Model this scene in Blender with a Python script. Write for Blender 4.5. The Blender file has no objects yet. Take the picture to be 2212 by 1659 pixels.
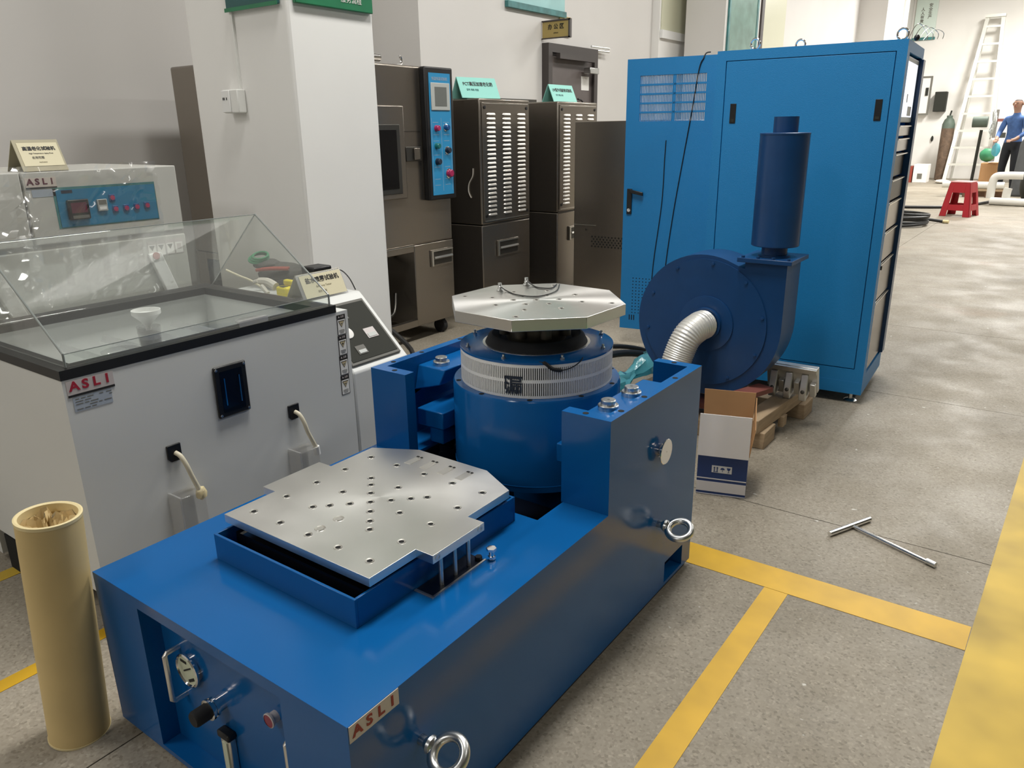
import bpy, bmesh, math, random
from mathutils import Vector, Matrix
random.seed(7)
PI = math.pi
S = bpy.context.scene
COL = S.collection

# ---------------------------------------------------------------- camera
cam_d = bpy.data.cameras.new('camera')
cam = bpy.data.objects.new('camera', cam_d)
COL.objects.link(cam)
cam_d.sensor_fit = 'HORIZONTAL'
cam_d.sensor_width = 36.0
cam_d.lens = 36.0 * 1650.6 / 2212.0
cam_d.clip_start = 0.02
cam_d.clip_end = 200
XA = Vector((0.81166, 0.17293, -0.55797))      # world axes seen from the lens (right, down, forward)
YA = Vector((0.58391, -0.26270, 0.76798))
ZA = Vector((-0.01376, -0.94926, -0.31418))
rt = Vector((XA.x, YA.x, ZA.x)); dn = Vector((XA.y, YA.y, ZA.y)); fw = Vector((XA.z, YA.z, ZA.z))
m3 = Matrix((rt, -dn, -fw)).transposed()
cam.matrix_world = Matrix.Translation((0, 0, 1.25)) @ m3.to_4x4()
S.camera = cam

# ---------------------------------------------------------------- world, lamps, exposure
S.view_settings.view_transform = 'Standard'
S.view_settings.look = 'None'
S.view_settings.gamma = 1.0
S.view_settings.use_curve_mapping = False
S.view_settings.exposure = 0.25
w = bpy.data.worlds.new('world'); S.world = w
w.use_nodes = True
w.node_tree.nodes['Background'].inputs[0].default_value = (0.9, 0.95, 1.0, 1)
w.node_tree.nodes['Background'].inputs[1].default_value = 0.25

def ceiling_lamp(x, y, z, sx, sy, watts, col=(1.0, 0.98, 0.935)):
    l = bpy.data.lights.new('ceiling_lamp', 'AREA')
    l.shape = 'RECTANGLE'; l.size = sx; l.size_y = sy
    l.energy = watts; l.color = col
    o = bpy.data.objects.new('ceiling_lamp', l); COL.objects.link(o)
    o.location = (x, y, z)
    return o
CEIL = 4.6
for (x, y, e) in [
        (-1.2, -5.2, 78), (-1.2, 2.0, 112), (-1.2, 5.6, 84), (-1.0, 9.6, 105), (-1.0, 13.6, 140), (-1.0, 18.0, 380),
        (2.4, -5.2, 24), (2.4, 2.0, 20), (2.4, 6.5, 40), (2.4, 11.5, 90), (2.4, 17.0, 230), (-3.4, -1.6, 48)]:  # last lamp, over the left side, is added to brighten the left wall
    ceiling_lamp(x, y, CEIL - 0.12, 0.6, 1.8, e)

# ---------------------------------------------------------------- materials
MATS = {}
def mat(name, col, rough=0.5, metal=0.0, spec=0.5, coat=0.0, var=0.0, vscale=6.0, bump=0.0, bscale=120.0, emit=0.0,
        stretch=None, aniso=0.0, coat_rough=0.08, rvar=0.0):
    m = bpy.data.materials.new(name); m.use_nodes = True
    nt = m.node_tree; b = nt.nodes['Principled BSDF']
    b.inputs['Base Color'].default_value = (*col, 1)
    b.inputs['Roughness'].default_value = rough
    b.inputs['Metallic'].default_value = metal
    b.inputs['Specular IOR Level'].default_value = spec
    b.inputs['Coat Weight'].default_value = coat
    b.inputs['Coat Roughness'].default_value = coat_rough
    if aniso:
        b.inputs['Anisotropic'].default_value = aniso
    if emit:
        b.inputs['Emission Color'].default_value = (*col, 1)
        b.inputs['Emission Strength'].default_value = emit
    if var or bump or rvar:
        geo = nt.nodes.new('ShaderNodeNewGeometry')
        src = geo.outputs['Position']
        if stretch:
            mp = nt.nodes.new('ShaderNodeMapping'); mp.inputs['Scale'].default_value = stretch
            nt.links.new(src, mp.inputs['Vector']); src = mp.outputs['Vector']
    if var or rvar:
        n = nt.nodes.new('ShaderNodeTexNoise'); n.inputs['Scale'].default_value = vscale; n.inputs['Detail'].default_value = 2.5
        nt.links.new(src, n.inputs['Vector'])
    if var:
        mr = nt.nodes.new('ShaderNodeMapRange')
        mr.inputs['From Min'].default_value = 0.3; mr.inputs['From Max'].default_value = 0.7
        mr.inputs['To Min'].default_value = 1 - var; mr.inputs['To Max'].default_value = 1 + var
        nt.links.new(n.outputs['Fac'], mr.inputs['Value'])
        mx = nt.nodes.new('ShaderNodeVectorMath'); mx.operation = 'SCALE'
        mx.inputs[0].default_value = col
        nt.links.new(mr.outputs[0], mx.inputs['Scale'])
        nt.links.new(mx.outputs[0], b.inputs['Base Color'])
    if rvar:
        mr = nt.nodes.new('ShaderNodeMapRange')
        mr.inputs['From Min'].default_value = 0.3; mr.inputs['From Max'].default_value = 0.7
        mr.inputs['To Min'].default_value = max(0.02, rough - rvar); mr.inputs['To Max'].default_value = rough + rvar
        nt.links.new(n.outputs['Fac'], mr.inputs['Value'])
        nt.links.new(mr.outputs[0], b.inputs['Roughness'])
    if bump:
        n2 = nt.nodes.new('ShaderNodeTexNoise'); n2.inputs['Scale'].default_value = bscale; n2.inputs['Detail'].default_value = 3
        nt.links.new(src, n2.inputs['Vector'])
        bp = nt.nodes.new('ShaderNodeBump'); bp.inputs['Strength'].default_value = bump; bp.inputs['Distance'].default_value = 0.002
        nt.links.new(n2.outputs['Fac'], bp.inputs['Height'])
        nt.links.new(bp.outputs[0], b.inputs['Normal'])
    MATS[name] = m
    return m

def clear(name, tint, rough=0.03, alpha=0.12, ior=1.49, bump=0.0, bscale=30.0):
    """thin clear plastic: mostly see-through, mirror-like towards grazing angles, a little haze"""
    m = bpy.data.materials.new(name); m.use_nodes = True
    nt = m.node_tree; nt.nodes.clear()
    out = nt.nodes.new('ShaderNodeOutputMaterial')
    tr = nt.nodes.new('ShaderNodeBsdfTransparent'); tr.inputs[0].default_value = (*tint, 1)
    gl = nt.nodes.new('ShaderNodeBsdfGlossy'); gl.inputs['Roughness'].default_value = rough; gl.inputs[0].default_value = (1, 1, 1, 1)
    df = nt.nodes.new('ShaderNodeBsdfDiffuse'); df.inputs[0].default_value = (*[min(1, c * 0.8) for c in tint], 1)
    geo0 = nt.nodes.new('ShaderNodeNewGeometry')
    dt = nt.nodes.new('ShaderNodeVectorMath'); dt.operation = 'DOT_PRODUCT'
    nt.links.new(geo0.outputs['Normal'], dt.inputs[0]); nt.links.new(geo0.outputs['Incoming'], dt.inputs[1])
    def mth(op, a_, b_):
        n_ = nt.nodes.new('ShaderNodeMath'); n_.operation = op
        for i_, v_ in enumerate((a_, b_)):
            if isinstance(v_, (int, float)): n_.inputs[i_].default_value = v_
            elif v_ is not None: nt.links.new(v_, n_.inputs[i_])
        return n_.outputs[0]
    f0_ = ((ior - 1) / (ior + 1))**2
    k_ = mth('POWER', mth('SUBTRACT', 1.0, mth('ABSOLUTE', dt.outputs['Value'], None)), 5.0)
    fres = mth('ADD', mth('MULTIPLY', k_, 1 - f0_), f0_)
    a = nt.nodes.new('ShaderNodeMixShader'); a.inputs[0].default_value = alpha
    nt.links.new(tr.outputs[0], a.inputs[1]); nt.links.new(df.outputs[0], a.inputs[2])
    c = nt.nodes.new('ShaderNodeMixShader')
    nt.links.new(fres, c.inputs[0]); nt.links.new(a.outputs[0], c.inputs[1]); nt.links.new(gl.outputs[0], c.inputs[2])
    nt.links.new(c.outputs[0], out.inputs[0])
    if bump:
        geo = nt.nodes.new('ShaderNodeNewGeometry')
        n2 = nt.nodes.new('ShaderNodeTexNoise'); n2.inputs['Scale'].default_value = bscale; n2.inputs['Detail'].default_value = 4
        nt.links.new(geo.outputs['Position'], n2.inputs['Vector'])
        bp = nt.nodes.new('ShaderNodeBump'); bp.inputs['Strength'].default_value = bump; bp.inputs['Distance'].default_value = 0.01
        nt.links.new(n2.outputs['Fac'], bp.inputs['Height'])
        nt.links.new(bp.outputs[0], gl.inputs['Normal']); nt.links.new(bp.outputs[0], dt.inputs[0])
    MATS[name] = m
    return m

def floor_material():
    m = bpy.data.materials.new('terrazzo'); m.use_nodes = True
    nt = m.node_tree; b = nt.nodes['Principled BSDF']
    geo = nt.nodes.new('ShaderNodeNewGeometry'); pos = geo.outputs['Position']
    def noise(scale, detail=4, rough=0.6):
        n = nt.nodes.new('ShaderNodeTexNoise'); n.inputs['Scale'].default_value = scale
        n.inputs['Detail'].default_value = detail; n.inputs['Roughness'].default_value = rough
        nt.links.new(pos, n.inputs['Vector']); return n.outputs['Fac']
    def ramp(f, pts):
        r = nt.nodes.new('ShaderNodeValToRGB')
        e = r.color_ramp.elements
        e[0].position, e[0].color = pts[0][0], (*pts[0][1], 1)
        e[1].position, e[1].color = pts[1][0], (*pts[1][1], 1)
        for p, c in pts[2:]:
            k = e.new(p); k.color = (*c, 1)
        nt.links.new(f, r.inputs[0]); return r.outputs[0]
    def mix(a, c, f, mode='MIX'):
        x = nt.nodes.new('ShaderNodeMix'); x.data_type = 'RGBA'; x.blend_type = mode
        if isinstance(f, float): x.inputs[0].default_value = f
        else: nt.links.new(f, x.inputs[0])
        nt.links.new(a, x.inputs[6]); nt.links.new(c, x.inputs[7]); return x.outputs[2]
    base = ramp(noise(0.55, 6), [(0.3, (0.215, 0.188, 0.142)), (0.7, (0.375, 0.336, 0.275))])
    vor = nt.nodes.new('ShaderNodeTexVoronoi'); vor.inputs['Scale'].default_value = 165
    nt.links.new(pos, vor.inputs['Vector'])
    sep = nt.nodes.new('ShaderNodeSeparateColor'); nt.links.new(vor.outputs['Color'], sep.inputs[0])
    chips = ramp(sep.outputs[0], [(0.0, (0.70, 0.69, 0.67)), (1.0, (1.22, 1.22, 1.22)), (0.12, (0.88, 0.87, 0.86)), (0.5, (1.0, 1.0, 1.0)), (0.85, (1.04, 1.04, 1.04))])
    c = mix(base, chips, 1.0, 'MULTIPLY')
    stain = ramp(noise(2.3, 8, 0.7), [(0.30, (0.72, 0.70, 0.66)), (0.52, (1, 1, 1))])
    c = mix(c, stain, 0.75, 'MULTIPLY')
    red = ramp(noise(1.1, 3), [(0.62, (1, 1, 1)), (0.75, (0.95, 0.78, 0.70))])
    c = mix(c, red, 0.7, 'MULTIPLY')
    flecks = ramp(noise(26, 2), [(0.72, (0, 0, 0)), (0.76, (1, 1, 1))])
    white = nt.nodes.new('ShaderNodeRGB'); white.outputs[0].default_value = (0.55, 0.53, 0.48, 1)
    c = mix(c, white.outputs[0], flecks)
    nt.links.new(c, b.inputs['Base Color'])
    rr = ramp(noise(3.0, 5), [(0.35, (0.46,) * 3), (0.65, (0.68,) * 3)])
    nt.links.new(rr, b.inputs['Roughness'])
    b.inputs['Specular IOR Level'].default_value = 0.25
    MATS['terrazzo'] = m
    return m

floor_material()
mat('joint', (0.12, 0.11, 0.09), 0.9)
mat('yellow_paint', (0.60, 0.35, 0.010), 0.5, var=0.10, vscale=9)
mat('yellow_worn', (0.50, 0.335, 0.035), 0.55, var=0.30, vscale=4)
mat('green_paint', (0.03, 0.16, 0.06), 0.5, var=0.2)
mat('wall_paint', (0.72, 0.70, 0.675), 0.75, var=0.025, vscale=1.5, bump=0.08, bscale=30)
mat('pillar_paint', (0.88, 0.87, 0.845), 0.6, var=0.02, vscale=2, bump=0.12, bscale=14)
mat('far_wall_paint', (0.86, 0.84, 0.80), 0.7, var=0.03, vscale=1.0)
mat('hall_wall', (0.19, 0.175, 0.155), 0.8)
mat('ceiling_paint', (0.40, 0.39, 0.37), 0.9)
mat('machine_blue', (0.0045, 0.104, 0.33), 0.16, spec=0.36, coat=0.0, bump=0.03, bscale=35, var=0.05, vscale=3)
mat('machine_dark', (0.003, 0.006, 0.016), 0.35)
mat('cabinet_blue', (0.009, 0.205, 0.50), 0.42, bump=0.5, bscale=420, var=0.04, vscale=2)
mat('blower_navy', (0.006, 0.048, 0.155), 0.33, bump=0.06, bscale=60, var=0.08, vscale=9)
mat('black_plastic', (0.008, 0.008, 0.009), 0.38)
mat('black_gloss', (0.004, 0.004, 0.005), 0.08)
mat('rubber', (0.012, 0.012, 0.013), 0.75)
mat('dark_gap', (0.004, 0.004, 0.004), 0.9)
mat('armature', (0.10, 0.09, 0.075), 0.45, metal=0.6, var=0.3, vscale=30)
mat('aluminium', (0.82, 0.81, 0.785), 0.36, metal=1.0, var=0.05, vscale=5, rvar=0.05, aniso=0.4)
mat('aluminium_side', (0.66, 0.64, 0.60), 0.42, metal=1.0, var=0.06, vscale=10)
mat('chrome', (0.82, 0.82, 0.82), 0.12, metal=1.0)
mat('zinc', (0.62, 0.63, 0.62), 0.3, metal=1.0, var=0.08, vscale=40)
mat('steel', (0.31, 0.278, 0.240), 0.27, metal=0.92)
mat('steel_dark', (0.10, 0.095, 0.085), 0.4, metal=0.9, var=0.1)
mat('steel_bright', (0.80, 0.78, 0.73), 0.32, metal=1.0)
mat('louver_steel', (0.58, 0.56, 0.52), 0.45, metal=0.85)
mat('white_plastic', (0.86, 0.86, 0.85), 0.4)
mat('cream_plastic', (0.72, 0.66, 0.50), 0.45)
mat('salt_grey', (0.68, 0.69, 0.675), 0.42, var=0.02, vscale=3)
mat('salt_inner', (0.68, 0.70, 0.71), 0.35)
mat('salt_side', (0.50, 0.485, 0.455), 0.5)
mat('oven_grey', (0.52, 0.515, 0.48), 0.5, var=0.03, vscale=4)
mat('oven_dark_seam', (0.20, 0.19, 0.17), 0.6)
mat('panel_blue', (0.006, 0.19, 0.36), 0.35)
mat('panel_blue_light', (0.03, 0.28, 0.55), 0.3)
mat('panel_grey', (0.035, 0.036, 0.030), 0.65, spec=0.15)
mat('panel_frame', (0.15, 0.145, 0.13), 0.5, spec=0.25)
mat('label_silver', (0.55, 0.50, 0.49), 0.45)
mat('label_pink', (0.62, 0.55, 0.50), 0.5)
mat('label_blue', (0.38, 0.43, 0.50), 0.5)
mat('asli_red', (0.36, 0.010, 0.03), 0.5)
mat('asli_brown', (0.30, 0.035, 0.02), 0.5)
mat('asli_violet', (0.10, 0.01, 0.03), 0.5)
mat('ink', (0.012, 0.012, 0.012), 0.6)
mat('ink_grey', (0.16, 0.155, 0.13), 0.6)
mat('ink_blue', (0.004, 0.014, 0.035), 0.6)
mat('paper_white', (0.84, 0.83, 0.80), 0.7)
mat('paper_cream', (0.72, 0.66, 0.46), 0.65)
mat('paper_cyan', (0.30, 0.70, 0.62), 0.6)
mat('tent_olive', (0.42, 0.38, 0.26), 0.6)
mat('warn_yellow', (0.55, 0.46, 0.28), 0.6)
mat('warn_black', (0.02, 0.018, 0.016), 0.5)
mat('kraft_tube', (0.64, 0.485, 0.225), 0.62, var=0.05, vscale=8)
mat('kraft_paper', (0.50, 0.36, 0.16), 0.7, var=0.1, vscale=20)
mat('kraft_rim', (0.76, 0.64, 0.36), 0.6)
mat('carton_brown', (0.42, 0.23, 0.10), 0.75, var=0.05, vscale=10)
mat('carton_white', (0.86, 0.82, 0.80), 0.6)
mat('carton_blue', (0.02, 0.055, 0.20), 0.5)
mat('wood', (0.40, 0.295, 0.185), 0.7, var=0.18, vscale=7, stretch=(3, 1, 9))
mat('wood_dark', (0.16, 0.09, 0.05), 0.7, var=0.2, vscale=8)
mat('wood_red', (0.16, 0.05, 0.04), 0.6, var=0.2)
mat('duct', (0.78, 0.77, 0.73), 0.38, metal=0.5, bump=0.25, bscale=160)
mat('cast_alu', (0.68, 0.67, 0.64), 0.4, metal=0.9, bump=0.1, bscale=80)
mat('plaster_box', (0.82, 0.82, 0.79), 0.4)
mat('sign_green', (0.02, 0.19, 0.085), 0.35, var=0.15, vscale=8)
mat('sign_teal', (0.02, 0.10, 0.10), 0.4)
mat('sign_gold', (0.42, 0.31, 0.10), 0.45)
mat('sign_gold_light', (0.85, 0.75, 0.42), 0.5)
mat('sign_pale', (0.72, 0.84, 0.77), 0.4)
mat('poster_cyan', (0.35, 0.62, 0.62), 0.5, var=0.15, vscale=3)
mat('frame_teal', (0.05, 0.20, 0.20), 0.5, var=0.3, vscale=10)
mat('glass_green', (0.17, 0.29, 0.25), 0.2, var=0.2, vscale=6)
mat('door_brown', (0.13, 0.11, 0.105), 0.5, var=0.08)
mat('door_frame_brown', (0.055, 0.045, 0.042), 0.5)
mat('red_plastic', (0.42, 0.012, 0.022), 0.42)
mat('red_top', (0.70, 0.30, 0.30), 0.5)
mat('cyl_rust', (0.13, 0.085, 0.055), 0.65, var=0.3, vscale=14)
mat('cyl_green', (0.09, 0.12, 0.095), 0.6, var=0.15)
mat('ladder_alu', (0.72, 0.72, 0.66), 0.45, metal=0.5)
mat('pipe_white', (0.74, 0.73, 0.68), 0.4)
mat('cable', (0.01, 0.01, 0.01), 0.5)
mat('skin', (0.34, 0.19, 0.13), 0.6)
mat('hair', (0.05, 0.035, 0.03), 0.7)
mat('shirt_blue', (0.055, 0.12, 0.30), 0.8, var=0.25, vscale=12)
mat('trousers', (0.015, 0.016, 0.02), 0.85)
mat('grey_cloth', (0.10, 0.105, 0.11), 0.8, var=0.15)
mat('green_plastic', (0.03, 0.20, 0.09), 0.5, var=0.2)
mat('tape_yellow', (0.80, 0.66, 0.02), 0.4)
mat('pouch', (0.05, 0.045, 0.04), 0.7, var=0.2)
mat('teal_cloth', (0.02, 0.20, 0.24), 0.35)
mat('tool_red', (0.30, 0.05, 0.03), 0.5)
mat('dirty_white', (0.62, 0.58, 0.52), 0.6)
mat('btn_red', (0.40, 0.02, 0.10), 0.35)
mat('btn_green', (0.01, 0.16, 0.16), 0.35)
mat('btn_blue', (0.01, 0.08, 0.25), 0.3)
mat('lens_red', (0.25, 0.03, 0.06), 0.3)
mat('gauge_face', (0.62, 0.66, 0.50), 0.4)
mat('screen_white', (0.80, 0.84, 1.0), 0.3, emit=0.9)
mat('screen_grey', (0.16, 0.17, 0.16), 0.3)
mat('bezel_grey', (0.46, 0.48, 0.46), 0.4)
mat('liquid_grey', (0.20, 0.19, 0.19), 0.4)
mat('plastic_yellowed', (0.66, 0.66, 0.50), 0.3, bump=0.6, bscale=9)
mat('acrylic_edge', (0.24, 0.26, 0.25), 0.15)
clear('acrylic', (0.97, 0.98, 0.97), 0.02, 0.035)
clear('measuring_clear', (0.96, 0.95, 0.93), 0.06, 0.07)
clear('clear_cup', (0.93, 0.93, 0.93), 0.08, 0.22)
clear('wrap', (0.97, 0.97, 0.96), 0.12, 0.06, ior=1.9)
clear('teal_bag', (0.25, 0.72, 0.82), 0.12, 0.45, bump=0.9, bscale=25)
clear('fan_guard', (0.9, 0.9, 0.88), 0.3, 0.30)
# ---------------------------------------------------------------- mesh helpers
ORG = {}                         # world position of the frame a thing's parts are written in
def bm_new(): return bmesh.new()
def box(bm, x0, x1, y0, y1, z0, z1, mi=0):
    v = [bm.verts.new(p) for p in ((x0,y0,z0),(x1,y0,z0),(x1,y1,z0),(x0,y1,z0),(x0,y0,z1),(x1,y0,z1),(x1,y1,z1),(x0,y1,z1))]
    for f in ((0,3,2,1),(4,5,6,7),(0,1,5,4),(1,2,6,5),(2,3,7,6),(3,0,4,7)):
        bm.faces.new([v[i] for i in f]).material_index = mi
    return bm
def obox(bm, c, ax, ay, az, mi=0):
    """box from a centre and three half-axis vectors"""
    c, ax, ay, az = Vector(c), Vector(ax), Vector(ay), Vector(az)
    v = [bm.verts.new(c + ax*i + ay*j + az*k) for k in (-1,1) for (i,j) in ((-1,-1),(1,-1),(1,1),(-1,1))]
    for f in ((0,3,2,1),(4,5,6,7),(0,1,5,4),(1,2,6,5),(2,3,7,6),(3,0,4,7)):
        bm.faces.new([v[i] for i in f]).material_index = mi
    return bm
def frame_of(d):
    d = Vector(d).normalized()
    a = Vector((0,0,1)) if abs(d.z) < 0.9 else Vector((1,0,0))
    u = d.cross(a).normalized(); v = d.cross(u).normalized()
    return u, v
def cyl(bm, p0, p1, r0, r1=None, n=24, mi=0, cap=True):
    p0, p1 = Vector(p0), Vector(p1); r1 = r0 if r1 is None else r1
    u, v = frame_of(p1 - p0)
    a = [bm.verts.new(p0 + (u*math.cos(2*PI*i/n) + v*math.sin(2*PI*i/n))*r0) for i in range(n)]
    b = [bm.verts.new(p1 + (u*math.cos(2*PI*i/n) + v*math.sin(2*PI*i/n))*r1) for i in range(n)]
    for i in range(n):
        f = bm.faces.new((a[i], b[i], b[(i+1)%n], a[(i+1)%n])); f.smooth = True; f.material_index = mi
    if cap:
        bm.faces.new(a).material_index = mi; bm.faces.new(b[::-1]).material_index = mi
    return bm
def lathe(bm, prof, c=(0,0,0), axis=(0,0,1), n=48, mi=0, closed=False):
    """profile of (radius, height) points turned round an axis"""
    c = Vector(c); ax = Vector(axis).normalized(); u, v = frame_of(ax)
    rings = []
    for r, h in prof:
        if r < 1e-6: rings.append([bm.verts.new(c + ax*h)])
        else: rings.append([bm.verts.new(c + ax*h + (u*math.cos(2*PI*i/n) + v*math.sin(2*PI*i/n))*r) for i in range(n)])
    ring_pairs = list(zip(rings, rings[1:])) + ([(rings[-1], rings[0])] if closed else [])
    for A, B in ring_pairs:
        for i in range(n):
            j = (i+1) % n
            if len(A) == 1 and len(B) == 1: continue
            if len(A) == 1: f = bm.faces.new((A[0], B[i], B[j]))
            elif len(B) == 1: f = bm.faces.new((A[i], B[0], A[j]))
            else: f = bm.faces.new((A[i], B[i], B[j], A[j]))
            f.smooth = True; f.material_index = mi
    return bm
def prism(bm, poly, z0, z1, mi=0):
    a = [bm.verts.new((x, y, z0)) for x, y in poly]; b = [bm.verts.new((x, y, z1)) for x, y in poly]
    n = len(poly)
    bm.faces.new(a[::-1]).material_index = mi; bm.faces.new(b).material_index = mi
    for i in range(n): bm.faces.new((a[i], a[(i+1)%n], b[(i+1)%n], b[i])).material_index = mi
    return bm
def extrude(bm, pts, vec, mi=0):
    """closed 3-D outline pushed along a vector"""
    vec = Vector(vec)
    a = [bm.verts.new(p) for p in pts]; b = [bm.verts.new(Vector(p) + vec) for p in pts]
    n = len(pts)
    bm.faces.new(a[::-1]).material_index = mi; bm.faces.new(b).material_index = mi
    for i in range(n): bm.faces.new((a[i], a[(i+1)%n], b[(i+1)%n], b[i])).material_index = mi
    return bm
def smooth_path(pts, k=6):
    pts = [Vector(p) for p in pts]; out = []
    P = [pts[0]] + pts + [pts[-1]]
    for i in range(1, len(P)-2):
        for s in range(k):
            t = s/k; a, b, c, d = P[i-1], P[i], P[i+1], P[i+2]
            out.append(0.5*((2*b) + (-a+c)*t + (2*a-5*b+4*c-d)*t*t + (-a+3*b-3*c+d)*t**3))
    out.append(pts[-1]); return out
def tube(bm, pts, r, n=10, k=6, mi=0, rfun=None, closed=False):
    P = smooth_path(pts, k) if k else [Vector(p) for p in pts]
    rings = []; u = None
    for i, p in enumerate(P):
        d = (P[min(i+1, len(P)-1)] - P[max(i-1, 0)]).normalized()
        if u is None: u, v = frame_of(d)
        else:
            u = (u - d*u.dot(d)).normalized(); v = d.cross(u)
        rr = rfun(i/(len(P)-1)) if rfun else r
        rings.append([bm.verts.new(p + (u*math.cos(2*PI*j/n) + v*math.sin(2*PI*j/n))*rr) for j in range(n)])
    for A, B in zip(rings, rings[1:]):
        for j in range(n):
            f = bm.faces.new((A[j], A[(j+1)%n], B[(j+1)%n], B[j])); f.smooth = True; f.material_index = mi
    bm.faces.new(rings[0][::-1]); bm.faces.new(rings[-1])
    return bm
def torus(bm, c, normal, R, r, n=36, m=12, mi=0):
    c = Vector(c); nz = Vector(normal).normalized(); u, v = frame_of(nz)
    rings = []
    for i in range(n):
        a = 2*PI*i/n; d = u*math.cos(a) + v*math.sin(a)
        rings.append([bm.verts.new(c + d*(R + r*math.cos(2*PI*j/m)) + nz*r*math.sin(2*PI*j/m)) for j in range(m)])
    for i in range(n):
        A, B = rings[i], rings[(i+1)%n]
        for j in range(m):
            f = bm.faces.new((A[j], B[j], B[(j+1)%m], A[(j+1)%m])); f.smooth = True; f.material_index = mi
    return bm
def blob(bm, c, s, n=3, jit=0.0, mi=0):
    r = bmesh.ops.create_icosphere(bm, subdivisions=n, radius=1.0)
    for v in r['verts']:
        k = 1 + random.uniform(-jit, jit)
        v.co = Vector((v.co.x*s[0]*k, v.co.y*s[1]*k, v.co.z*s[2]*k)) + Vector(c)
    for f in bm.faces: f.smooth = True
    return bm
def obj(name, bm, m, parent=None, bevel=0.0, seg=2, at=None, sharp=35):
    """one mesh object; a child is written in its thing's frame"""
    if parent is not None and at is None: at = ORG.get(parent.name, Vector((0,0,0)))
    me = bpy.data.meshes.new(name)
    bmesh.ops.recalc_face_normals(bm, faces=bm.faces[:])
    if at is not None and Vector(at).length > 0: bmesh.ops.translate(bm, verts=bm.verts[:], vec=-Vector(at))
    bm.to_mesh(me); bm.free()
    try: me.set_sharp_from_angle(angle=math.radians(sharp))
    except Exception: pass
    for k in (m if isinstance(m, (list, tuple)) else [m]): me.materials.append(MATS[k])
    o = bpy.data.objects.new(name, me); COL.objects.link(o)
    if parent is not None:
        o.parent = parent; ORG[o.name] = ORG.get(parent.name, Vector((0,0,0)))
    elif at is not None:
        o.location = at; ORG[o.name] = Vector(at)
    if bevel:
        b = o.modifiers.new('bevel', 'BEVEL'); b.width = bevel; b.segments = seg; b.limit_method = 'ANGLE'; b.angle_limit = math.radians(40)
    return o
def tag(o, label, cat, group=None, kind=None):
    o['label'] = label
    if cat: o['category'] = cat
    if group: o['group'] = group
    if kind: o['kind'] = kind
    return o
def struct(o, label=None):
    o['kind'] = 'structure'
    if label: o['label'] = label
    return o
def thing(name, label, cat, loc=(0,0,0), rotz=0.0, group=None, local=False):
    o = bpy.data.objects.new(name, None); COL.objects.link(o)
    o.empty_display_size = 0.05
    o.location = loc; o.rotation_euler = (0, 0, rotz)
    ORG[o.name] = Vector((0,0,0)) if local else Vector(loc)
    return tag(o, label, cat, group)
def copy_part(src, parent, loc):
    c = src.copy(); COL.objects.link(c); c.parent = parent; c.location = loc
    ORG[c.name] = ORG.get(parent.name, Vector((0,0,0)))
    return c
def text(name, s, size, o, u, v, m, parent=None, off=0.0012, bold=0.0, align='CENTER', sx=1.0, thick=0.0004):
    cu = bpy.data.curves.new(name, 'FONT'); cu.body = s; cu.size = size; cu.align_x = align; cu.align_y = 'CENTER'
    cu.extrude = thick; cu.offset = bold; cu.resolution_u = 3
    t = bpy.data.objects.new(name, cu); COL.objects.link(t)
    dg = bpy.context.evaluated_depsgraph_get()
    me = bpy.data.meshes.new_from_object(t.evaluated_get(dg))
    bpy.data.objects.remove(t); bpy.data.curves.remove(cu)
    u, v = Vector(u).normalized(), Vector(v).normalized(); n = u.cross(v)
    M = Matrix((u*sx, v, n)).transposed().to_4x4()
    at = ORG.get(parent.name, Vector((0,0,0))) if parent is not None else Vector((0,0,0))
    M = Matrix.Translation(Vector(o) + n*off - at) @ M
    me.transform(M); me.materials.clear(); me.materials.append(MATS[m])
    ob = bpy.data.objects.new(name, me); COL.objects.link(ob)
    if parent is not None: ob.parent = parent
    return ob
def quad_plate(bm, o, u, v, w, h, t, mi=0):
    """thin plate, centre o, in the plane of u (right) and v (up), standing t proud"""
    u, v = Vector(u).normalized(), Vector(v).normalized(); n = u.cross(v)
    return obox(bm, Vector(o) + n*(t/2), u*(w/2), v*(h/2), n*(t/2), mi)
PX, PY, PZ = Vector((1,0,0)), Vector((0,1,0)), Vector((0,0,1))
# ---------------------------------------------------------------- the room
FLX0, FLX1, FLY0, FLY1 = -5.0, 9.0, -7.0, 30.0
fl = struct(obj('floor', box(bm_new(), FLX0, FLX1, FLY0, FLY1, -0.12, -0.012), 'joint'))
proto = None
gx = [-1.472 + 1.5*k for k in range(-2, 8)]
gy = [0.944 + 1.5*k for k in range(-6, 20)]
g = 0.0018
for x in gx[:-1]:
    for y in gy[:-1]:
        if x > 4.0 and y > 1.0 and not (x < 5.0): continue
        if proto is None:
            proto = obj('floor_slab', box(bm_new(), g, 1.5-g, g, 1.5-g, -0.012, 0.0), 'terrazzo', fl)
            proto.location = (x, y, 0)
        else:
            copy_part(proto, fl, (x, y, 0))
# painted lines
def line(name, poly, m):
    return struct(obj(name, prism(bm_new(), poly, 0.0002, 0.0012), m))
line('trim_1', [(-1.4, 1.945), (-0.032, 1.955), (-0.030, 2.072), (-1.4, 2.065)], 'yellow_paint')
line('trim_2', [(-0.542, 0.2), (-0.476, 0.2), (-0.468, 1.95), (-0.534, 1.95)], 'yellow_paint')
line('trim_3', [(-0.095, -0.5), (0.085, -0.5), (0.155, 3.9), (0.02, 3.9)], 'yellow_worn')
line('trim_4', [(0.088, -0.5), (1.6, -0.5), (1.6, 3.9), (0.158, 3.9)], 'green_paint')
line('trim_5', [(-1.918, -0.4), (-1.873, -0.4), (-1.873, 2.2), (-1.918, 2.2)], 'yellow_paint')
line('trim_6', [(-2.455, -0.4), (-2.40, -0.4), (-2.40, 2.0), (-2.455, 2.0)], 'yellow_worn')

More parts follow.
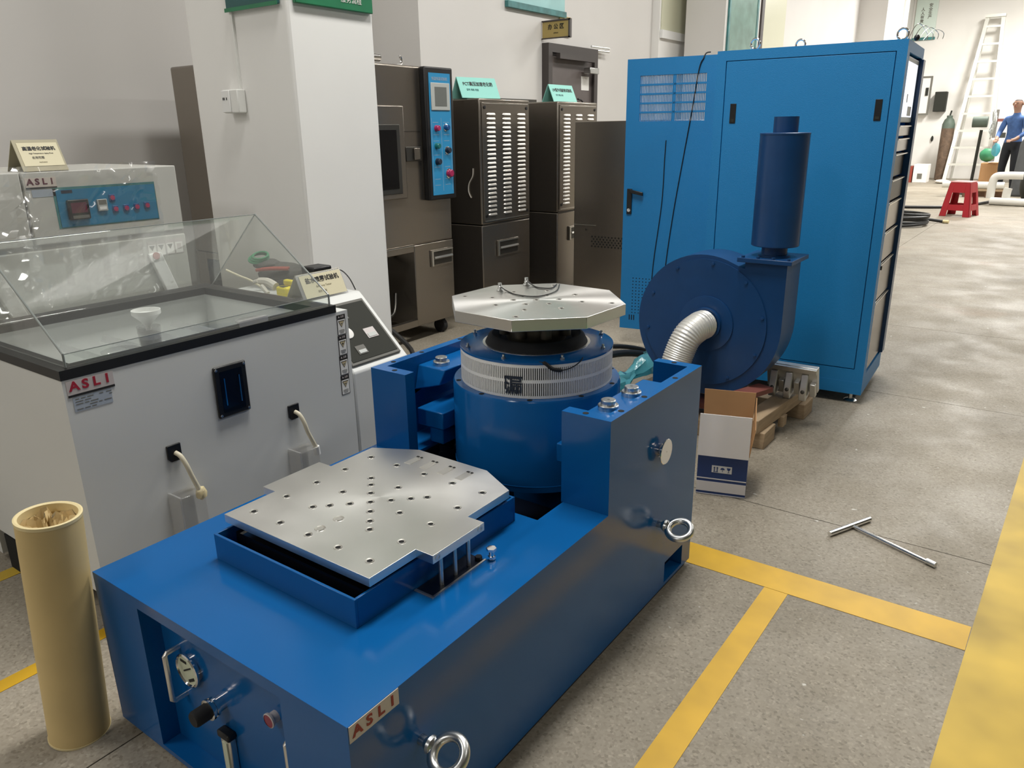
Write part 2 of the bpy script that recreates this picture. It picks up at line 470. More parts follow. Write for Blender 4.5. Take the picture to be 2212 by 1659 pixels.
# walls
bm = bm_new()
box(bm, -4.75, -4.55, -7, 4.38, 0, CEIL)           # recessed stretch behind the pillar
box(bm, -4.75, -3.94, 4.38, 22.2, 0, CEIL)          # stretch behind the steel units and along the hall
wl = struct(obj('wall_left', bm, 'wall_paint'))
struct(obj('trim_7', box(bm_new(), -3.94, -3.86, 8.03, 9.40, 0, CEIL), 'pillar_paint'), 'shallow pale pilaster on the long wall')
struct(obj('wall_far', box(bm_new(), -4.75, 9.0, 22.0, 22.2, 0, CEIL), 'far_wall_paint'))
struct(obj('wall_right', box(bm_new(), 8.8, 9.0, -7, 22.0, 0, CEIL), 'hall_wall'))
struct(obj('wall_back', box(bm_new(), -4.55, 8.8, -7.2, -7.0, 0, CEIL), 'hall_wall'))
struct(obj('ceiling', box(bm_new(), -4.75, 9.0, -7.2, 22.2, CEIL, CEIL+0.1), 'ceiling_paint'))
struct(obj('trim_8', box(bm_new(), -3.15, -2.50, 2.055, 2.497, 0, CEIL), 'pillar_paint', bevel=0.012, seg=3), 'white square pillar behind the salt spray cabinet')
struct(obj('trim_9', box(bm_new(), -3.74, -3.30, 8.42, 9.47, 0, CEIL), 'wall_paint'), 'grey pillar carrying the green notice board')
struct(obj('trim_10', box(bm_new(), -3.94, -3.45, 16.75, 18.2, 0, CEIL), 'wall_paint'), 'shaded pillar near the far corner')
# conduit down the white pillar and its socket
tag(obj('conduit', box(bm_new(), -2.835, -2.822, 2.045, 2.056, 1.42, CEIL), 'plaster_box'), 'thin white cable conduit running down the white pillar', 'conduit')
t = thing('wall_socket', 'white double wall socket on the shaded side of the pillar', 'socket', (-2.855, 2.054, 1.38))
obj('back_box', box(bm_new(), -2.905, -2.805, 2.015, 2.054, 1.335, 1.425), 'plaster_box', t, bevel=0.004)
obj('cover_plate', box(bm_new(), -2.905, -2.852, 2.009, 2.0145, 1.338, 1.422), 'white_plastic', t, bevel=0.002)
b2 = bm_new()
for dx in (-0.895, -0.887, -0.872):
    box(b2, -2+dx, -2+dx+0.004, 2.0075, 2.009, 1.385, 1.395)
obj('pin_slots', b2, 'ink', t)
# green notices on the pillar faces
t = thing('notice_board', 'green notice board on the bright face of the white pillar', 'notice', (-2.495, 2.27, 1.72))
obj('board', box(bm_new(), -2.499, -2.482, 2.083, 2.482, 1.715, 2.35), 'sign_green', t, bevel=0.003)
text('lettering', '服务流程', 0.028, (-2.482, 2.42, 1.752), PY, PZ, 'paper_white', t, align='RIGHT')
t = thing('notice_board', 'dark teal notice board on the shaded face of the pillar above the socket', 'notice', (-2.66, 2.05, 1.72))
obj('board', box(bm_new(), -2.845, -2.535, 2.038, 2.0545, 1.712, 2.3), 'sign_teal', t, bevel=0.003)
obj('frame_rail', box(bm_new(), -2.85, -2.53, 2.034, 2.0375, 1.708, 1.722), 'sign_green', t)

# door in the long wall
D0, D1, DZ = 5.93, 6.775, 1.96
t = thing('door_1', 'dark brown door in the long wall behind the steel units', None, (-3.93, 6.35, 0)); t['kind'] = 'structure'
obj('door_leaf', box(bm_new(), -3.936, -3.90, D0+0.05, D1-0.05, 0.005, DZ-0.06), 'door_brown', t)
bm = bm_new(); box(bm, -3.938, -3.87, D0, D0+0.06, 0, DZ); box(bm, -3.938, -3.87, D1-0.06, D1, 0, DZ); box(bm, -3.938, -3.87, D0+0.06, D1-0.06, DZ-0.07, DZ)
obj('door_frame', bm, 'door_frame_brown', t)
obj('closer_rail', box(bm_new(), -3.87, -3.83, D0+0.12, D1-0.12, 1.84, 1.885), 'door_frame_brown', t)
obj('closer_body', box(bm_new(), -3.87, -3.80, 6.52, 6.68, 1.74, 1.79), 'zinc', t, bevel=0.004)
obj('paper_note', box(bm_new(), -3.899, -3.897, 6.52, 6.66, 1.60, 1.72), 'paper_white', t)
bm = bm_new(); tube(bm, [(-3.88, 6.25, 1.40), (-3.87, 6.27, 1.50), (-3.87, 6.32, 1.53), (-3.87, 6.36, 1.49), (-3.87, 6.37, 1.38)], 0.008)
tube(bm, [(-3.87, 6.42, 1.52), (-3.87, 6.50, 1.50), (-3.87, 6.55, 1.40), (-3.87, 6.62, 1.36), (-3.87, 6.64, 1.2)], 0.008)
obj('hanging_cord', bm, 'cable', t)
bm = bm_new(); tube(bm, [(-3.90, 6.7, 1.955), (-3.88, 7.0, 1.955)], 0.010, k=0); tube(bm, [(-3.90, 6.7, 1.985), (-3.88, 7.0, 1.985)], 0.010, k=0)
tag(obj('conduit', bm, 'zinc'), 'pair of thin metal conduits beside the top of the brown door', 'conduit')
t = thing('door_sign', 'gold sign reading 办公区 standing out from the wall above the door', 'sign', (-3.93, 5.93, 2.06))
obj('panel', box(bm_new(), -3.93, -3.66, 5.925, 5.945, 1.99, 2.125), 'sign_gold', t)
bm = bm_new(); box(bm, -3.935, -3.655, 5.918, 5.924, 2.118, 2.13); box(bm, -3.935, -3.655, 5.918, 5.924, 1.985, 1.995); box(bm, -3.67, -3.655, 5.918, 5.95, 1.985, 2.13)
obj('frame', bm, 'door_frame_brown', t)
text('lettering', '办 公 区', 0.045, (-3.795, 5.924, 2.075), PX, PZ, 'ink', t, bold=0.001)
text('lettering', 'OFFICE', 0.015, (-3.795, 5.924, 2.028), PX, PZ, 'ink', t)
t = thing('door_sign', 'pale gold sign flat on the wall behind the 办公区 sign', 'sign', (-3.935, 6.33, 2.08))
obj('panel', box(bm_new(), -3.938, -3.925, 6.20, 6.36, 2.05, 2.19), 'sign_gold_light', t)
obj('frame', box(bm_new(), -3.938, -3.922, 6.19, 6.37, 2.1905, 2.198), 'sign_gold', t)
obj('frame', box(bm_new(), -3.938, -3.922, 6.19, 6.37, 2.042, 2.0495), 'sign_gold', t)
t = thing('poster', 'pale cyan framed poster high on the long wall before the door', 'poster', (-3.93, 5.83, 2.2))
obj('sheet', box(bm_new(), -3.938, -3.925, 5.40, 6.27, 2.23, 2.9), 'poster_cyan', t)
obj('bottom_rail', box(bm_new(), -3.938, -3.905, 5.40, 6.27, 2.185, 2.23), 'frame_teal', t)

# far along the long wall
t = thing('window_1', 'small window covered in plastic film on the pale pilaster', None, (-3.86, 8.3, 2.1)); t['kind'] = 'structure'
obj('pane', box(bm_new(), -3.859, -3.85, 8.06, 8.66, 2.24, 3.2), 'plastic_yellowed', t)
obj('sill', box(bm_new(), -3.859, -3.83, 8.05, 8.70, 2.16, 2.24), 'white_plastic', t)
t = thing('notice_board', 'tall green glass notice board on the far grey pillar', 'notice', (-3.29, 8.95, 2.0))
obj('glass_panel', box(bm_new(), -3.299, -3.285, 8.52, 9.33, 1.7, 3.4), 'glass_green', t)
obj('frame', box(bm_new(), -3.299, -3.28, 8.48, 8.52, 1.7, 3.4), 'frame_teal', t)
obj('frame', box(bm_new(), -3.299, -3.28, 9.33, 9.38, 1.7, 3.4), 'frame_teal', t)
t = thing('window_2', 'window covered with yellowed plastic sheet', None, (-3.93, 11.8, 2.0)); t['kind'] = 'structure'
obj('pane', box(bm_new(), -3.938, -3.92, 11.4, 12.35, 1.8, 3.6), 'plastic_yellowed', t)
bm = bm_new(); box(bm, -3.938, -3.91, 11.3, 11.4, 1.7, 3.6)
obj('window_frame', bm, 'door_frame_brown', t)
tag(obj('wall_notice', box(bm_new(), -3.938, -3.93, 13.6, 13.95, 1.8, 2.05), 'bezel_grey'), 'narrow grey paper notice on the white wall above the blue cabinet', 'notice')
t = thing('wall_notice', 'grey paper notice with dark columns on the white wall', 'notice', (-3.93, 14.9, 1.9))
obj('sheet', box(bm_new(), -3.938, -3.93, 14.55, 15.3, 1.8, 2.2), 'bezel_grey', t)
bm = bm_new()
for k in range(4): box(bm, -3.93, -3.928, 14.62+k*0.16, 14.70+k*0.16, 2.02, 2.16)
obj('print', bm, 'ink_grey', t)
t = thing('drain_pipe', 'white drain pipe in the far corner beside the shaded pillar', 'pipe', (-3.55, 18.9, 0))
obj('pipe', cyl(bm_new(), (-3.62, 19.2, 0), (-3.62, 19.2, CEIL), 0.09), 'pipe_white', t)
obj('clamp', cyl(bm_new(), (-3.62, 19.2, 2.78), (-3.62, 19.2, 2.84), 0.12), 'pipe_white', t)
# board and boxes on the far wall
t = thing('notice_board', 'tall pale green board with two columns of characters on the far wall', 'notice', (-3.6, 21.99, 3.2))
obj('board', box(bm_new(), -3.88, -3.42, 21.96, 21.995, 3.24, 4.5), 'sign_pale', t)
obj('bottom_rail', box(bm_new(), -3.90, -3.40, 21.95, 21.995, 3.18, 3.235), 'frame_teal', t)
text('lettering', '安\n全\n生\n产', 0.085, (-3.57, 21.96, 3.80), PX, PZ, 'ink_grey', t, bold=0.002)
text('lettering', '人\n人\n有\n责', 0.085, (-3.73, 21.96, 3.72), PX, PZ, 'ink_grey', t, bold=0.002)
t = thing('electrical_cabinet', 'pale metal cabinet with two dark handles on the far wall', 'cabinet', (-3.5, 21.9, 1.5))
obj('body', box(bm_new(), -3.95, -3.30, 21.80, 21.995, 1.50, 2.34), 'plaster_box', t, bevel=0.01)
bm = bm_new(); box(bm, -3.97, -3.28, 21.79, 21.81, 1.48, 1.52); box(bm, -3.97, -3.28, 21.79, 21.81, 2.32, 2.36); box(bm, -3.32, -3.28, 21.79, 21.81, 1.52, 2.32)
obj('door_edge', bm, 'ink_grey', t)
bm = bm_new(); box(bm, -3.40, -3.34, 21.78, 21.80, 1.92, 2.10); box(bm, -3.66, -3.60, 21.78, 21.80, 1.92, 2.10)
obj('handles', bm, 'panel_grey', t)
tag(obj('wall_speaker', box(bm_new(), -3.18, -2.93, 21.75, 21.995, 1.55, 2.0), 'panel_grey', bevel=0.01), 'dark grey box on the far wall above the gas cylinder', 'box')
tag(obj('hook', blob(bm_new(), (-3.13, 21.96, 0.93), (0.03, 0.03, 0.07), 2), 'panel_grey'), 'small dark hook on the far wall below the pale cabinet', 'hook')
# ---------------------------------------------------------------- vibration table (slip table with shaker)
X0, X1 = -1.530, -0.762
MX = -1.1425
Y0, Y1 = 0.609, 1.944
ZD = 0.391
vt = thing('vibration_table', 'large glossy blue vibration table with slip plate and round shaker', 'machine', (MX, 1.28, 0))
bm = bm_new()
box(bm, X0+0.01, X1-0.01, Y0+0.01, Y1-0.01, 0.0, 0.02)
obj('rubber_base', bm, 'rubber', vt)
# body walls round the shaker pit
bm = bm_new()
box(bm, X0, -0.80, 0.649, 1.315, 0.02, ZD-0.006)
box(bm, X0, -1.395, 1.315, Y1, 0.02, ZD-0.006)
box(bm, -0.888, -0.80, 1.315, Y1, 0.02, ZD-0.006)
box(bm, -1.395, -0.888, 1.915, Y1, 0.02, ZD-0.006)
obj('body', bm, 'machine_blue', vt)
bm = bm_new(); box(bm, -1.395, -0.888, 1.315, 1.915, 0.02, 0.06)
obj('pit_floor', bm, 'machine_dark', vt)
bm = bm_new()          # dark lining of the pit
box(bm, -1.394, -0.889, 1.3155, 1.319, 0.06, ZD-0.007); box(bm, -1.394, -1.390, 1.319, 1.914, 0.06, ZD-0.007); box(bm, -0.893, -0.889, 1.319, 1.914, 0.06, ZD-0.007)
obj('pit_lining', bm, 'machine_dark', vt)
# right side skin with fork slot, front skin with control recess, deck
bm = bm_new()
box(bm, -0.80, X1, Y0, 1.765, 0.02, ZD-0.006); box(bm, -0.80, X1, 1.885, Y1, 0.02, ZD-0.006)
box(bm, -0.80, X1, 1.765, 1.885, 0.095, ZD-0.006); box(bm, -0.80, X1, 1.765, 1.885, 0.02, 0.03)
obj('side_panel', bm, 'machine_blue', vt)
obj('fork_slot_shade', box(bm_new(), -0.7998, -0.7990, 1.766, 1.884, 0.031, 0.094), 'machine_dark', vt)  # dark sheet painted in for the shade deep inside the slot
bm = bm_new()
RX0, RX1 = -1.365, -0.927
box(bm, X0, RX0, Y0, 0.649, 0.02, ZD-0.006); box(bm, RX1, -0.80, Y0, 0.649, 0.02, ZD-0.006)
box(bm, RX0, RX1, Y0, 0.649, 0.366, ZD-0.006); box(bm, RX0, RX1, Y0, 0.649, 0.02, 0.032)
obj('front_panel', bm, 'machine_blue', vt)
bm = bm_new()
prism(bm, [(X0, Y0), (X1, Y0), (X1, Y1), (-0.888, Y1), (-0.888, 1.315), (-1.395, 1.315), (-1.395, Y1), (X0, Y1)], ZD-0.006, ZD)
deck = obj('deck', bm, 'machine_blue', vt)
# wings
def wing(sx):
    def X(a, b):
        a, b = MX + sx*a, MX + sx*b
        return (min(a, b), max(a, b))
    bm = bm_new()
    zt = 0.627
    box(bm, *X(0.352, 0.3805), 1.425, Y1, ZD, zt)
    box(bm, *X(0.250, 0.352), 1.425, 1.460, ZD, zt)
    box(bm, *X(0.250, 0.352), 1.912, Y1, ZD, zt)
    wg = obj('wing', bm, 'machine_blue', vt)
    bm = bm_new()
    for (dx, y) in ((0.366, 1.62), (0.366, 1.80), (0.305, 1.442), (0.305, 1.928), (0.366, 1.50)):
        cyl(bm, (MX+sx*dx, y, zt), (MX+sx*dx, y, zt+0.0006), 0.0075, n=16)
    obj('screw_hole', bm, 'dark_gap', wg)
    return wg
wR = wing(1); wL = wing(-1)
def bolt(x, y, z, parent, r=0.0175):
    b = obj('clamp_bolt', lathe(bm_new(), [(0, 0), (r*1.42, 0), (r*1.42, 0.010), (r*1.34, 0.0115), (r*1.02, 0.0115), (r*1.02, 0.022), (r*0.94, 0.0235), (r*0.22, 0.0235), (r*0.2, 0.021), (0, 0.021)], (x, y, z), n=32), 'zinc', parent)
    return b
# mounting blocks between wing and shaker
bm = bm_new()
extrude(bm, [(-0.873, 1.470, 0.52), (-0.850, 1.470, 0.622), (-0.790, 1.470, 0.622), (-0.790, 1.470, 0.52)], (0, 0.29, 0))
blkR = obj('mount_block', bm, 'machine_blue', vt, bevel=0.003)
bolt(-0.816, 1.510, 0.622, blkR); bolt(-0.816, 1.628, 0.622, blkR)
bm = bm_new()
extrude(bm, [(-1.492, 1.585, 0.600), (-1.388, 1.585, 0.600), (-1.400, 1.572, 0.555), (-1.488, 1.560, 0.530), (-1.492, 1.555, 0.48)], (0, 0.21, 0))
blkL = obj('mount_block', bm, 'machine_blue', vt, bevel=0.003)
bolt(-1.436, 1.625, 0.600, blkL)
bm = bm_new(); box(bm, -1.425, -1.33, 1.50, 1.66, 0.455, 0.505); box(bm, -1.40, -1.35, 1.52, 1.64, 0.40, 0.455)
obj('trunnion_block', bm, 'machine_blue', vt, bevel=0.003)
bm = bm_new(); cyl(bm, (-1.405, 1.58, 0.36), (-1.405, 1.58, 0.43), 0.035, n=28); cyl(bm, (-1.405, 1.58, 0.33), (-1.405, 1.58, 0.36), 0.042, n=28)
obj('air_spring', bm, 'machine_dark', vt)
bm = bm_new(); box(bm, -0.955, -0.86, 1.50, 1.66, 0.455, 0.505)
obj('trunnion_block', bm, 'machine_blue', vt, bevel=0.003)
# shaker drum
CX, CY = MX, 1.69
dr = obj('shaker_drum', lathe(bm_new(), [(0, 0.345), (0.215, 0.345), (0.232, 0.350), (0.233, 0.366), (0.2345, 0.3665), (0.2345, 0.368), (0.233, 0.3685), (0.233, 0.596), (0.229, 0.603), (0.19, 0.603), (0, 0.603)], (CX, CY, 0), n=96), 'machine_blue', vt)
bm = bm_new()
for k in range(10):
    a = 2*PI*k/10 + 0.2
    cyl(bm, (CX+0.2195*math.cos(a), CY+0.2195*math.sin(a), 0.603), (CX+0.2195*math.cos(a), CY+0.2195*math.sin(a), 0.6036), 0.007, n=14)
obj('flange_hole', bm, 'dark_gap', dr)
obj('vent_core', lathe(bm_new(), [(0.2045, 0.6035), (0.2045, 0.690)], (CX, CY, 0), n=96), 'dark_gap', vt)
bm = bm_new()
R0, R1 = 0.2055, 0.2095
def ring(z0, z1):
    lathe(bm, [(R0, z0), (R1, z0), (R1, z1), (R0, z1)], (CX, CY, 0), n=122, closed=True)
ring(0.6035, 0.610); ring(0.6445, 0.6525); ring(0.6845, 0.693)
nb = 244
for z0, z1 in ((0.610, 0.6445), (0.6525, 0.6845)):
    for k in range(nb):
        a = 2*PI*k/nb; d = Vector((math.cos(a), math.sin(a), 0)); tt = Vector((-d.y, d.x, 0))
        obox(bm, Vector((CX, CY, (z0+z1)/2)) + d*((R0+R1)/2), d*((R1-R0)/2), tt*0.00140, PZ*((z1-z0)/2))
gr = obj('vent_grille', bm, 'white_plastic', vt); gr['kind'] = 'stuff'
tp = obj('top_plate', lathe(bm_new(), [(0, 0.693), (0.2105, 0.693), (0.211, 0.695), (0.2105, 0.699), (0.208, 0.700), (0.12, 0.700), (0, 0.700)], (CX, CY, 0), n=96), 'machine_blue', vt)
bm = bm_new()
for k in range(8):
    a = 2*PI*k/8 + 0.15
    c = (CX+0.195*math.cos(a), CY+0.195*math.sin(a), 0.700)
    lathe(bm, [(0.006, 0), (0.006, 0.004), (0.0035, 0.006), (0.0035, 0.012), (0, 0.013)], c, n=10)
obj('stud', bm, 'zinc', tp)
obj('trim_ring', lathe(bm_new(), [(0.148, 0.700), (0.148, 0.7015), (0.134, 0.7015)], (CX, CY, 0), n=72), 'steel_bright', vt)
obj('rubber_dome', lathe(bm_new(), [(0.141, 0.7015), (0.139, 0.706), (0.131, 0.721), (0.122, 0.726), (0.108, 0.722), (0.098, 0.712), (0.0, 0.711)], (CX, CY, 0), n=72), 'rubber', vt)
bm = bm_new()
lathe(bm, [(0.082, 0.711), (0.082, 0.784), (0, 0.784)], (CX, CY, 0), n=48)
for k in range(8):
    a = 2*PI*k/8 + 0.1; d = Vector((math.cos(a), math.sin(a), 0))
    cyl(bm, Vector((CX, CY, 0.728)) + d*0.088, Vector((CX, CY, 0.784)) + d*0.088, 0.016, n=14)
obj('armature', bm, 'armature', vt)
# head plate with radial turning marks
m = mat('turned_aluminium', (0.82, 0.81, 0.79), 0.30, metal=1.0)
nt = m.node_tree; b = nt.nodes['Principled BSDF']; b.inputs['Anisotropic'].default_value = 0.85
tg = nt.nodes.new('ShaderNodeTangent'); tg.direction_type = 'RADIAL'; tg.axis = 'Z'
nt.links.new(tg.outputs[0], b.inputs['Tangent'])
HZ0, HZ1 = 0.785, 0.815
a0 = 0.344
bm = bm_new()
prism(bm, [(0.243*math.cos(a0+k*PI/4), 0.243*math.sin(a0+k*PI/4)) for k in range(8)], 0.0, HZ1-HZ0)
hp = obj('head_plate', bm, 'turned_aluminium', None, bevel=0.0012)
hp.parent = vt; hp.location = Vector((CX, CY, HZ0)) - ORG[vt.name]
ORG[hp.name] = Vector((CX, CY, HZ0))
hole0 = None
def insert_mesh(r):
    bm = bm_new()
    lathe(bm, [(r*1.5, 0.0002), (r*1.42, 0.0011), (r*0.86, 0.0003)], n=20, mi=0)
    lathe(bm, [(r*0.88, 0.00035), (0, 0.0003)], n=20, mi=1)
    return bm
pts = [(0, 0)] + [(0.062*math.cos(a0+k*PI/3+.3), 0.062*math.sin(a0+k*PI/3+.3)) for k in range(6)] + [(0.125*math.cos(a0+k*PI/4), 0.125*math.sin(a0+k*PI/4)) for k in range(8)] + [(0.205*math.cos(a0+k*PI/2), 0.205*math.sin(a0+k*PI/2)) for k in range(4)]
for (dx, dy) in pts:
    if hole0 is None:
        hole0 = obj('threaded_insert', insert_mesh(0.0055), ['steel_bright', 'dark_gap'], hp, at=(0, 0, 0))
        hole0.location = (dx, dy, HZ1-HZ0)
    else: copy_part(hole0, hp, (dx, dy, HZ1-HZ0))
# slip table: tray, plate, inserts
TX0, TX1, TY0, TY1 = -1.357, -0.930, 0.788, 1.285
bm = bm_new(); w_ = 0.006
box(bm, TX0, TX1, TY0, TY0+w_, ZD, 0.452); box(bm, TX0, TX1, TY1-w_, TY1, ZD, 0.452)
box(bm, TX0, TX0+w_, TY0+w_, TY1-w_, ZD, 0.452); box(bm, TX1-w_, TX1, TY0+w_, TY1-w_, ZD, 0.452)
tray = obj('oil_tray', bm, 'machine_blue', vt, bevel=0.001)
bm = bm_new(); box(bm, TX0+0.012, TX1-0.012, TY0+0.045, TY1-0.01, ZD, 0.440)
obj('granite_block', bm, 'black_gloss', vt)
bm = bm_new(); box(bm, TX0+w_, TX1-w_, TY0+w_, TY1-w_, ZD, ZD+0.004)
obj('tray_floor', bm, 'machine_dark', vt)
ZP = 0.482
poly = [(-0.924, 0.8215), (-0.924, 0.946), (-0.880, 0.946), (-0.880, 1.106), (-0.924, 1.106), (-0.924, 1.255), (-1.030, 1.311), (-1.250, 1.314), (-1.361, 1.257), (-1.361, 1.119), (-1.404, 1.119), (-1.404, 0.953), (-1.361, 0.953), (-1.361, 0.8215)]
sp = obj('slip_plate', prism(bm_new(), poly[::-1], ZP-0.0185, ZP), 'aluminium', vt, bevel=0.0004)
xs = [-1.319, -1.231, MX, -1.0545, -0.967]; ys = [0.865, 0.9515, 1.038, 1.125, 1.212]
P = [(x, y) for x in xs for y in ys if x in (xs[0], xs[4]) or y in (ys[0], ys[4])]
P += [(-1.231, 1.038), (MX, 1.125), (-1.0545, 1.038), (MX, 1.038)]
for s in (-1, 1):
    for k, q in ((-1, .0315), (-1, .062), (-1, .0875), (1, .0315), (1, .062), (1, .0875)): P.append((MX + s*q, 1.038 + k*q))
seen = []
h0 = None
base = Vector(ORG[vt.name])
for p in P:
    if h0 is None:
        h0 = obj('threaded_insert', insert_mesh(0.0062), ['steel_bright', 'dark_gap'], sp, at=(0, 0, 0)); h0.location = Vector((*p, ZP)) - base
    else: copy_part(h0, sp, Vector((*p, ZP)) - base)
h1 = obj('plug', insert_mesh(0.0080), ['steel_bright', 'aluminium_side'], sp, at=(0, 0, 0)); h1.location = Vector((MX, 0.946, ZP)) - base
copy_part(h1, sp, Vector((MX, 0.896, ZP)) - base)
nm = None
for x in (-1.216, -1.166, -1.111, -1.056):
    if nm is None:
        bm = bm_new()
        obox(bm, (0, -0.016, 0.0004), (0.010, 0, 0), (0, 0.022, 0), (0, 0, 0.0004), 0)
        obox(bm, (0.002, 0.004, 0.001), (0.0016, 0, 0), (0, 0.009, 0), (0, 0, 0.0006), 1)
        obox(bm, (0, 0.0065, 0.0008), (0.009, 0, 0), (0, 0.003, 0), (0, 0, 0.0006), 2)
        nm = obj('bolt_notch', bm, ['aluminium_side', 'steel_bright', 'dark_gap'], sp, at=(0, 0, 0)); nm.location = Vector((x, 1.272, ZP)) - base
    else: copy_part(nm, sp, Vector((x, 1.272, ZP)) - base)
# side-lug screws, guide pins and their slot
bm = bm_new()
for y in (0.960, 1.092): lathe(bm, [(0.0075, 0), (0.0075, 0.001), (0.004, 0.001), (0.004, 0.0002), (0, 0.0002)], (-0.880, y, ZP-0.009), (1, 0, 0), n=18)
obj('lug_screw', bm, 'zinc', sp)
obj('pin_slot_shade', box(bm_new(), -0.928, -0.884, 0.945, 1.108, ZD+0.0002, ZD+0.0012), 'machine_dark', vt)  # dark sheet on the uncut deck, painting the shade of a recess
bm = bm_new(); box(bm, -0.884, -0.880, 0.943, 1.11, ZD, ZD+0.002); box(bm, -0.928, -0.880, 0.938, 0.945, ZD, ZD+0.002)
obj('slot_edge', bm, 'aluminium_side', vt)
for y in (0.986, 1.029, 1.072):
    obj('guide_pin', cyl(bm_new(), (-0.897, y, ZD+0.001), (-0.897, y, ZP-0.018), 0.0045, n=14), 'aluminium_side', vt)
# name plate on the side
def asli(parent, o, u, v, W, Hh, face, ink, bar=False, name='name_plate'):
    u, v = Vector(u), Vector(v)
    p = obj(name, quad_plate(bm_new(), o, u, v, W, Hh, 0.0012), face, parent)
    n = u.cross(v); c = Vector(o) + n*0.0012
    k = 0.12 if bar else 0.0
    for i, ch in enumerate('ASLI'):
        text('letter', ch, Hh*(0.86 if not bar else 0.78), c + u*W*(-0.345+0.235*i) + v*Hh*k, u, v, ink, p, off=0.0004, bold=Hh*0.026, sx=1.12)
    if bar: obj('bar', quad_plate(bm_new(), c - v*Hh*0.43, u, v, W, Hh*0.14, 0.0006), 'ink', p)
    return p
asli(vt, (X1, 0.665, 0.3745), PY, PZ, 0.108, 0.031, 'label_pink', 'asli_brown')
# polished disc and lifting eyes on the side
lathe_d = lathe(bm_new(), [(0.018, 0), (0.018, 0.004), (0.014, 0.005), (0.014, 0.010), (0.020, 0.011), (0.020, 0.014), (0.033, 0.016), (0.034, 0.017), (0.034, 0.019), (0.033, 0.020), (0.002, 0.020), (0.0015, 0.018), (0, 0.018)], (X1, 1.693, 0.463), (1, 0, 0), n=40)
obj('polished_knob', lathe_d, 'chrome', vt)
def eye(y, z, nrm):
    bm = bm_new()
    lathe(bm, [(0.010, 0), (0.010, 0.012), (0.013, 0.016), (0.017, 0.022), (0.016, 0.028), (0.008, 0.034)], (X1, y, z), (1, 0, 0), n=20)
    torus(bm, (X1+0.062, y, z), nrm, 0.030, 0.0095, 40, 14)
    return obj('lifting_eye', bm, 'zinc', vt)
eye(1.705, 0.245, (0.0, -0.42, 0.91)); eye(0.765, 0.250, (0.0, -0.55, 0.83))
# controls in the front recess
YPN = 0.649
bm = bm_new(); tube(bm, [(-1.306, YPN, 0.279), (-1.306, 0.622, 0.279), (-1.306, 0.617, 0.274), (-1.306, 0.617, 0.170), (-1.306, 0.622, 0.165), (-1.306, YPN, 0.165)], 0.0052, n=12, k=0)
obj('handle', bm, 'aluminium', vt)
bm = bm_new(); tube(bm, [(-0.938, YPN, 0.262), (-0.938, 0.622, 0.262), (-0.938, 0.617, 0.257), (-0.938, 0.617, 0.150), (-0.938, 0.622, 0.145), (-0.938, YPN, 0.145)], 0.0052, n=12, k=0)
obj('handle', bm, 'aluminium', vt)
gg = obj('pressure_gauge', lathe(bm_new(), [(0.030, 0), (0.030, 0.006), (0.036, 0.008), (0.037, 0.012), (0.034, 0.014), (0.032, 0.010), (0, 0.010)], (-1.270, YPN, 0.243), (0, -1, 0), n=36), 'chrome', vt)
obj('dial', lathe(bm_new(), [(0.031, 0.011), (0, 0.011)], (-1.270, YPN, 0.243), (0, -1, 0), n=36), 'gauge_face', gg)
bm = bm_new(); obox(bm, (-1.268, YPN-0.0118, 0.247), (0.013, 0, 0.008), (0, 0.0004, 0), (-0.0008, 0, 0.0013)); obox(bm, (-1.278, YPN-0.0116, 0.262), (0.010, 0, 0), (0, 0.0003, 0), (0, 0, 0.003)); obox(bm, (-1.258, YPN-0.0116, 0.226), (0.010, 0, 0.006), (0, 0.0003, 0), (-0.001, 0, 0.003))
obj('needle', bm, 'ink', gg)
kb = obj('regulator_knob', lathe(bm_new(), [(0.016, 0), (0.016, 0.014), (0.020, 0.015), (0.020, 0.020), (0.017, 0.021), (0.017, 0.024), (0.0215, 0.025), (0.0215, 0.030), (0.017, 0.031)], (-1.180, YPN, 0.205), (0, -1, 0), n=32), 'chrome', vt)
obj('knob_cap', lathe(bm_new(), [(0.0165, 0.030), (0.0165, 0.058), (0.014, 0.062), (0.0, 0.062)], (-1.180, YPN, 0.205), (0, -1, 0), n=32), 'rubber', kb)
bt = obj('push_button', lathe(bm_new(), [(0.011, 0), (0.011, 0.012), (0.014, 0.013), (0.0145, 0.017), (0.0125, 0.018)], (-1.004, YPN, 0.262), (0, -1, 0), n=28), 'label_silver', vt)
obj('button_lens', lathe(bm_new(), [(0.0128, 0.0172), (0.0, 0.0178)], (-1.004, YPN, 0.262), (0, -1, 0), n=28), 'lens_red', bt)
sg = obj('sight_glass', box(bm_new(), -1.178, -1.148, YPN-0.016, YPN, 0.040, 0.135), 'steel_bright', vt, bevel=0.003)
obj('glass_tube', box(bm_new(), -1.170, -1.156, YPN-0.018, YPN-0.0162, 0.048, 0.128), 'gauge_face', sg)
obj('cap', box(bm_new(), -1.182, -1.144, YPN-0.020, YPN, 0.136, 0.152), 'black_plastic', sg, bevel=0.004)
# dark character on the grille band and drum
a = math.atan2(-1.69, -MX) + 0.21
d = Vector((math.cos(-2.195+0.36), math.sin(-2.195+0.36), 0))
A = math.radians(-72)
d = Vector((math.cos(A), math.sin(A), 0)); u = Vector((-d.y, d.x, 0))
c = Vector((CX, CY, 0.634)) + d*0.2108
st = text('stencil_mark', '漏', 0.050, c, u, PZ, 'ink_blue', vt, off=0.0006, bold=0.0007, sx=0.95)
bm = bm_new(); obox(bm, c + PZ*0.026, u*0.023, d*0.0004, PZ*0.0022); obox(bm, c + PZ*0.010 - u*0.0215, u*0.0017, d*0.0004, PZ*0.018)
obj('stencil_mark', bm, 'ink_blue', vt)
